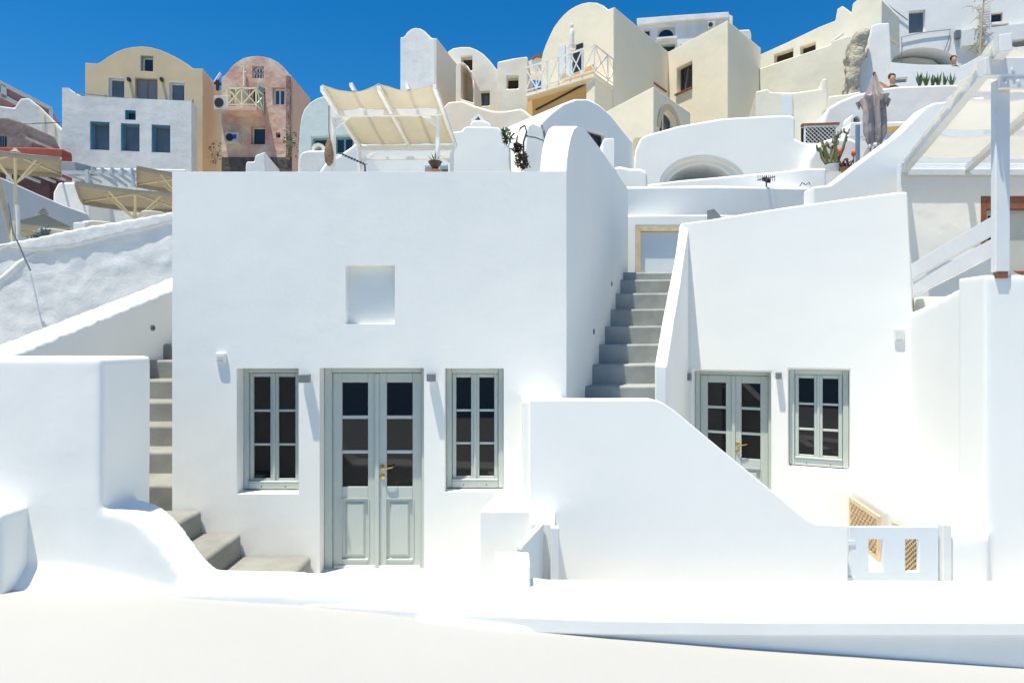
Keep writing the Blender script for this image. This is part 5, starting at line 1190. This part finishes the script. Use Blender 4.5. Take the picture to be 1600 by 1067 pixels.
# ================================================================ LEFT TERRACE
F = Face(60, 16.5, 42)
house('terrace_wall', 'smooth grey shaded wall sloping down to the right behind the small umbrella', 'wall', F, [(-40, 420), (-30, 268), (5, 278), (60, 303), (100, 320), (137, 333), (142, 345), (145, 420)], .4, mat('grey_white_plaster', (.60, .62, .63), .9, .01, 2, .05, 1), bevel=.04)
F = Face(110, 19, 0)
house('white_shed', 'small bright white cube behind the umbrellas on the left terrace', 'shed', F, [(80, 400), (82, 300), (90, 284), (128, 283), (140, 292), (142, 400)], 1.2, WPALE, bevel=.08)
F = Face(180, 20, 5)
house('terrace_wall', 'plain white wall behind the slatted pergola at the left', 'wall', F, [(130, 420), (132, 275), (150, 262), (290, 264), (290, 420)], .8, WOLD, bevel=.05)
F = Face(55, 20, 10)
house('dark_cave_house', 'flat cave like front under the blue timber frame, shade put into its dark colour', 'house', F, [(-40, 420), (-40, 258), (8, 262), (80, 274), (84, 420)], .8, mat('dark_plum_shade_wall', (.10, .05, .05), .95, .03, 3, .4, 2), bevel=.08)  # flat wall with the shade under the frame put into the plum colour
F = Face(105, 19.2, -20)
house('grey_box', 'grey metal cabinet standing above the blue timber frame', 'cabinet', F, [(83, 262), (84, 251), (116, 252), (118, 266), (84, 266)], .7, mat('cabinet_grey', (.30, .31, .31), .6, .002, 8, .2, 2), bevel=.02, wallname='casing')
BG = mat('blue_grey_timber', (.46, .53, .58), .6, .002, 12, .08, 4)
r = empty('timber_frame', (0, 0, 0), 0, 'pale blue timber awning frame with a long front beam, above the shaded sloping wall', 'pergola')
Yt = 17.5
b = NB(); bar(b, W(10, 266, Yt), W(140, 270, Yt), .07, .09); obj('front_beam', b, BG, r)
for x in (14, 137): b = NB(); bar(b, W(x, 265, Yt), W(x, 300, Yt), .09); obj('post', b, BG, r)
for k in range(6):
    x = 20 + k * 24; b = NB(); bar(b, W(x, 267, Yt), W(x + 42, 284, Yt + 2.3), .05, .07); obj('rafter', b, BG, r)
r = empty('slatted_pergola', (0, 0, 0), 0, 'pale blue slatted pergola roof against the white wall, right of the timber frame', 'pergola')
for k in range(7):
    x = 143 + k * 15.5; b = NB(); bar(b, W(x, 263 + k * .4, 17.2), W(x + 40, 290 + k * .8, 19.4), .045, .08); obj('slat', b, BG, r)
b = NB(); bar(b, W(140, 268, 17.3), W(262, 276, 17.3), .05, .06); obj('beam', b, BG, r)
for x, y in ((208, 268), (234, 282)): b = NB(); bar(b, W(x, y, 17.3), W(x, y + 24, 17.3), .07); obj('post', b, BG, r)
def umbrella(px, py, Y, half, drop, poleh, rz, label, m=TAUPE, rib=CREAMP):
    r = empty('patio_umbrella', W(px, py, Y), R(rz), label, 'umbrella', 'square canvas umbrellas on the left terrace')
    b = NB(); cr = [(-half, -half), (half, -half), (half, half), (-half, half)]; t = b.verts.new((0, 0, 0)); N_ = 6
    for k in range(4):
        a = Vector((*cr[k], -drop)); c = Vector((*cr[(k + 1) % 4], -drop)); prev = None
        for j in range(N_ + 1):
            v = j / N_; row = []
            for i in range(N_ + 1):
                u = i / N_; p = a.lerp(c, u) * v; p.z -= .0; p.z = -drop * v - .06 * half * math.sin(math.pi * u) * v * v; row.append(b.verts.new(p))
            if prev:
                for i in range(N_): b.faces.new((prev[i], prev[i + 1], row[i + 1], row[i]))
            prev = row
        ov = [b.verts.new(v.co + Vector((0, 0, -.10))) for v in prev]
        for i in range(N_): b.faces.new((prev[i], prev[i + 1], ov[i + 1], ov[i]))
    bmesh.ops.remove_doubles(b, verts=b.verts[:], dist=.0005)
    o = obj('canopy', b, m, r, smooth=True); sd = o.modifiers.new('s', 'SOLIDIFY'); sd.thickness = .01
    b = NB(); tube(b, [(0, 0, -poleh), (0, 0, .05)], .03, 8); obj('pole', b, rib, r, smooth=True)
    b = NB(); lathe(b, [(.09, .0), (.1, .03), (.04, .08), (.02, .12)], n=12); obj('finial', b, m, r, smooth=True)
    hub = Vector((0, 0, -drop - .5))
    for k in range(4):
        c = Vector((*cr[k], -drop)); b = NB(); bar(b, (0, 0, -.03), c + Vector((0, 0, -.03)), .03); bar(b, hub, c * .5 + Vector((0, 0, -.04)), .022); obj('rib', b, rib, r)
        c = (Vector((*cr[k], -drop)) + Vector((*cr[(k + 1) % 4], -drop))) / 2; b = NB(); bar(b, hub, c * .55 + Vector((0, 0, -.04)), .02); obj('strut', b, rib, r)
    return r
umbrella(211, 301, 14.0, 1.02, .08, 2.6, 30, 'largest taupe umbrella, open over the tables right behind the rough wall')
umbrella(283, 276, 15.8, .95, .08, 2.8, 30, 'taupe umbrella half hidden by the left corner of the central house')
umbrella(24, 240, 13.2, .78, .12, 2.9, 35, 'taupe umbrella cut by the left edge of the picture before the red wall')
umbrella(68, 334, 13.6, .48, .30, 2.2, 35, 'small pale umbrella low down before the shaded sloping wall', SAIL)
# small terrace furniture
def rtable(px, py, Y, rx, label):
    r = empty('round_table', W(px, py, Y), 0, label, 'table', 'round cream tables on the left terrace'); b = NB(); lathe(b, [(rx * .2, -.12), (rx * .75, -.09), (rx * .97, -.02), (rx, .0), (rx * .97, .015), (.02, .02)], n=24); obj('tabletop', b, CREAM2, r, smooth=True)
    b = NB(); tube(b, [(0, 0, -.7), (0, 0, -.1)], .03, 8); obj('leg', b, CREAM2, r)
rtable(240, 333, 13.0, .22, 'round cream table under the largest taupe umbrella')
rtable(158, 350, 12.8, .32, 'wide cream table just above the coping, left of the largest umbrella pole')
rtable(85, 361, 12.7, .26, 'pale round table under the small umbrella')
F = Face(125, 12.4, 0); house('white_block', 'small white cube on the coping between two cream tables', 'block', F, [(114, 380), (114, 347), (134, 346), (134, 380)], .3, WPALE, bevel=.02, wallname='cube_body')
for i, (x, y0_, y1_, x2, m_, lb) in enumerate(((13, 262, 380, -8, PINE, 'leaning brown pole at the far left edge of the terrace'), (21, 345, 390, 22, CREAMP, 'short cream post at the foot of the leaning poles'), (29, 320, 375, 27, WPAINT, 'short white pole left of the small umbrella'))):
    r = empty('pole', (0, 0, 0), 0, lb, 'pole'); b = NB(); tube(b, [W(x if i else 18, y1_ if i else 372, 12.6), W(x2, y0_, 12.6)], .05 if i < 2 else .035, 8); obj('shaft', b, m_, r, smooth=True)
bush('agave', W(52, 372, 12.3), .22, 26, mat('blue_grey_leaf', (.14, .18, .17), .6), 'small grey agave behind the left end of the coping', 'agave', leaf=.22, h=.15)
